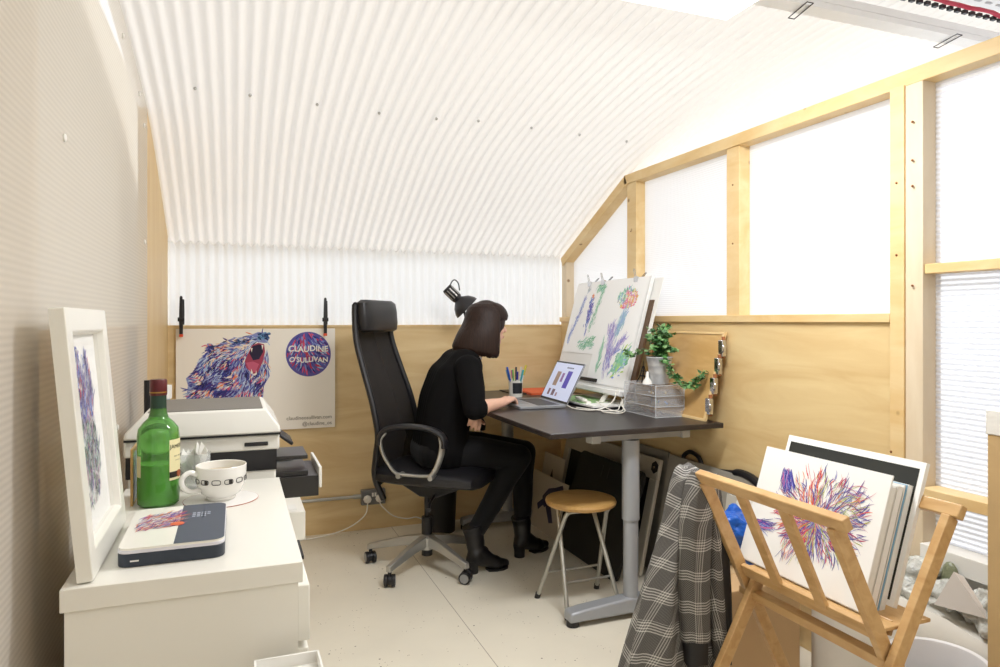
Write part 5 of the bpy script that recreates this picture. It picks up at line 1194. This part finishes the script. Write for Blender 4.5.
# cardboard box, blue bag and roll behind the rack
t = thing('cardboard_box', 'brown cardboard box on the floor behind the print rack legs', 'box', (1.56, 1.9, 0))
part('carton', B().box((1.385, 1.765, 0), (1.735, 2.06, .368)), m_card, t, bevel=.003)
part('flap_tape', B().box((1.40, 1.89, .368), (1.73, 1.93, .3688)), mat('parcel_tape', '#c8a776', .35), t)
bb = B(); R = random.Random(3)
for k in range(26): bb.ball((1.635+R.uniform(-.06, .06), 1.97+R.uniform(-.05, .05), .44+R.uniform(-.03, .09)), R.uniform(.025, .045), 8)
t = thing('blue_plastic_bag', 'crumpled bright blue plastic bag on the cardboard box behind the rack', 'bag', (1.66, 1.97, .37)); crumple(blob('bag', bb, mat('blue_plastic', '#1f5fc0', .3, bump=1, bscale=30), t, .006, 1), .05, .035)
rl = part('white_roll', B().cyl((1.80, 2.16, .36), (1.86, 2.13, .56), .045, n=24), m_whitemat, bevel=.004); tag(rl, 'white paper roll leaning above the blue plastic bag', 'roll'); 
rs = thing('wooden_crate', 'tan wooden crate standing between the cardboard box and right wall', 'crate', (1.85, 2.1, 0)); part('crate_body', B().box((1.755, 1.95, 0), (1.85, 2.25, .36)), boardwood, rs, bevel=.003)
# white sack, plastic wrap and paper at the foot of the ribbed window
b = B()
rings = []
for z, gx, gy in ((0, .95, .97), (.02, 1, 1), (.2, 1.0, 1.0), (.33, .98, .99), (.385, .90, .97), (.41, .72, .93)):
    rings.append([(1.887+.085*gx*(abs(cos(a))**.5)*(1 if cos(a) > 0 else -1), 1.49+.335*gy*(abs(sin(a))**.35)*(1 if sin(a) > 0 else -1)+.004*sin(9*a), z*(1+.04*sin(3*a))+(-.05*(1 if z > .3 else 0)*sin(a)*-.6)) for a in [2*pi*i/48 for i in range(48)]])
b.loft(rings); sk_ = part('sack_body', b, mat('white_sack', '#e2ddd2', .5, bump=.3, bscale=9)); 
t = thing('white_sack', 'big soft white sack filling the floor below the ribbed window', 'sack', (1.887, 1.42, 0)); sk_.parent = t; sk_.matrix_parent_inverse = t.matrix_basis.inverted()
b = B(); R = random.Random(31)
for k in range(46): b.ball((1.90+R.uniform(-.05, .045), 1.18+.44*R.random(), .43+R.uniform(-.02, .05)), (R.uniform(.015, .03), R.uniform(.02, .045), R.uniform(.012, .03)), 8)
t = thing('plastic_wrap', 'heap of clear crumpled plastic wrap on the white sack', 'wrap', (1.9, 1.4, .42)); blob('wrap', b, mat('cloudy_plastic', '#c9cac4', .12, bump=.8, bscale=55, var=.3, vscale=14), t, .005, 1)
crumple(bpy.data.objects['wrap'], .035, .03)
b = B().add([(1.835, 1.317, .535), (1.825, 1.222, .445), (1.818, 1.362, .43), (1.85, 1.30, .525), (1.845, 1.222, .44), (1.84, 1.362, .425)], [(0, 1, 2), (5, 4, 3), (0, 3, 4, 1), (1, 4, 5, 2), (2, 5, 3, 0)])
tag(part('paper_triangle', b, mat('grey_white_paper', '#d2cbc3', .7)), 'pale folded paper triangle poking out of the plastic wrap', 'paper')
for i, (a, b2, c) in enumerate((((1.92, 1.28, .44), (1.955, 1.25, .53), '#4a4a52'), ((1.92, 1.21, .43), (1.95, 1.18, .50), '#33363a'), ((1.93, 1.42, .44), (1.955, 1.39, .51), '#7f8468'))):
    tag(part('dark_wrapper', B().ball(((a[0]+b2[0])/2, (a[1]+b2[1])/2, (a[2]+b2[2])/2), (.014, .026, .045), 10), mat('wrapper_%d' % i, c, .3, bump=.6, bscale=60)), ('dark grey wrapper tucked beside the paper triangle', 'near-black wrapper at the right end of the plastic wrap', 'olive wrapper left of the paper triangle in the plastic wrap')[i], 'wrapper')
# waste basket in front
c_ = (1.672, 1.245, 0); t = thing('waste_basket', 'round white plastic waste basket at the bottom right edge', 'bin', c_)
part('basket', B().lathe([(0, 0), (.088, 0), (.112, .345), (.118, .350), (.120, .357), (.117, .362), (.110, .358), (.107, .345), (.084, .006), (0, .006)], c_, 56), mat('basket_white', '#eceaea', .35), t)
# tall box at the right edge
t = thing('tall_carton', 'tall tan box with white taped top at the right edge', 'box', (1.83, .96, 0))
part('carton', B().box((1.705, .78, 0), (1.96, 1.14, .945)), mat('tan_board', '#c7a878', .7, var=.04, vscale=4), t, bevel=.002)
part('taped_top', B().box((1.702, .777, .945), (1.963, 1.143, 1.006)), m_whitemat, t, bevel=.003)
# ================================================================ COAT
def plaid():
    m = bpy.data.materials.new('glen_check_wool'); m.use_nodes = True; N = m.node_tree.nodes; L = m.node_tree.links
    b = N['Principled BSDF']; b.inputs['Roughness'].default_value = .9; b.inputs['Specular IOR Level'].default_value = .2
    tc = N.new('ShaderNodeAttribute'); tc.attribute_name = 'weave'
    sx = N.new('ShaderNodeSeparateXYZ'); L.new(tc.outputs['Vector'], sx.inputs[0])
    def M(op, a, c=None):
        n = N.new('ShaderNodeMath'); n.operation = op
        for i, v in enumerate((a, c)):
            if v is None: continue
            if isinstance(v, (int, float)): n.inputs[i].default_value = v
            else: L.new(v, n.inputs[i])
        return n.outputs[0]
    def fine(v, pitch): return M('GREATER_THAN', M('SINE', M('MULTIPLY', v, 2*pi/pitch)), .25)
    def band(v, pitch, th, ph=0): return M('GREATER_THAN', M('SINE', M('ADD', M('MULTIPLY', v, 2*pi/pitch), ph)), th)
    u, v = sx.outputs[0], sx.outputs[1]
    fu, fv = fine(u, .0075), fine(v, .0075)
    a = M('MULTIPLY', fv, band(v, .085, .35)); c = M('MULTIPLY', fu, band(u, .075, .45, 1.0))
    tw = fine(M('ADD', u, v), .006)
    s_ = M('ADD', M('MULTIPLY', a, .5), M('MULTIPLY', c, .36)); s_ = M('ADD', s_, M('MULTIPLY', tw, .16))
    r = N.new('ShaderNodeValToRGB'); r.color_ramp.elements[0].color = (*srgb('#4d4a47'), 1); r.color_ramp.elements[1].color = (*srgb('#d6d2ca'), 1); r.color_ramp.elements[1].position = 1.1 if False else 1.0
    L.new(s_, r.inputs[0]); L.new(r.outputs[0], b.inputs['Base Color']); return m
m_plaid = plaid()
def clothpart(name, rings, m, parent, cap=True, shear=0):
    b = B().loft(rings, cap); o = part(name, b, m, parent, smooth=60)
    off = Vector(root_of(parent).location); me = o.data; n = len(rings[0])
    at = me.attributes.new('weave', 'FLOAT_VECTOR', 'POINT')
    acc = 0; vals = []
    for i, r in enumerate(rings):
        if i: acc += sum(((Vector(r[k])-Vector(rings[i-1][k])).length for k in range(n)))/n
        per = 0
        for k in range(n):
            if k: per += (Vector(r[k])-Vector(r[k-1])).length
            vals += [per+shear*acc, acc, 0]
    at.data.foreach_set('vector', vals); return o
def coat():
    t = thing('checked_coat', 'grey glen-check blazer hanging from the left end of the print rack', 'coat', (1.2, 1.63, .8))
    def ring(xa, xb, yc, dy, z, ph, fold, n=56):
        R_ = []
        for k in range(n):
            a = 2*pi*k/n; c_, s_ = cos(a), sin(a); w_ = (xb-xa)/2
            R_.append(((xa+xb)/2+w_*(abs(c_)**.8)*(1 if c_ > 0 else -1), yc+dy*(abs(s_)**.8)*(1 if s_ > 0 else -1)+fold*sin(5*a+ph)+fold*.5*sin(9*a+ph*1.7), z+.004*sin(3*a+ph)))
        return R_
    body = [(1.185, 1.225, .02, .808, .0), (1.172, 1.245, .032, .795, .001), (1.160, 1.262, .04, .765, .002), (1.145, 1.272, .046, .71, .003), (1.130, 1.278, .05, .65, .005), (1.110, 1.283, .055, .59, .008), (1.085, 1.288, .058, .52, .010), (1.060, 1.292, .06, .45, .012), (1.038, 1.295, .062, .38, .014), (1.012, 1.298, .062, .30, .016), (.988, 1.30, .062, .22, .017), (.97, 1.30, .06, .14, .017)]
    clothpart('coat_body', [ring(a, b_, 1.648, d, z, z*7, f) for a, b_, d, z, f in body], m_plaid, t)
    sl = [(1.178, 1.235, .028, .800, 0), (1.165, 1.240, .034, .77, .001), (1.152, 1.238, .038, .72, .002), (1.142, 1.232, .038, .66, .003), (1.138, 1.226, .037, .58, .003), (1.136, 1.222, .036, .50, .003), (1.140, 1.222, .035, .42, .003), (1.145, 1.224, .034, .345, .002)]
    s_ = clothpart('sleeve', [ring(a, b_, 1.590-.012*(.8-z), d, z, z*5, f, 40) for a, b_, d, z, f in sl], m_plaid, t, shear=.12)
    part('cuff_lining', B().loft([ring(1.15, 1.219, 1.582, .029, .348, 0, 0, 30), ring(1.152, 1.216, 1.58, .027, .28, 0, 0, 30)]), mat('dark_lining', '#1b1a1c', .6), s_)
    ln = [(1.225, 1.252, .02, .79, 0), (1.232, 1.272, .026, .74, .001), (1.240, 1.285, .03, .66, .002), (1.246, 1.296, .034, .56, .003), (1.252, 1.303, .036, .46, .003), (1.262, 1.306, .036, .36, .003), (1.275, 1.304, .034, .26, .002)]
    part('lining', B().loft([ring(a, b_, 1.600, d, z, z*5, f, 32) for a, b_, d, z, f in ln]), mat('dark_lining', '#1b1a1c', .6), t, smooth=60)
    lp = [(1.222, 1.250, .018, .795, 0), (1.225, 1.262, .02, .73, .001), (1.222, 1.258, .02, .66, .001), (1.224, 1.262, .02, .55, .001), (1.232, 1.274, .02, .42, .001), (1.246, 1.288, .02, .28, .001), (1.26, 1.30, .02, .16, .001)]
    clothpart('front_edge', [ring(a, b_, 1.578, d, z, z*5, f, 30) for a, b_, d, z, f in lp], m_plaid, t, shear=-.2)
coat()
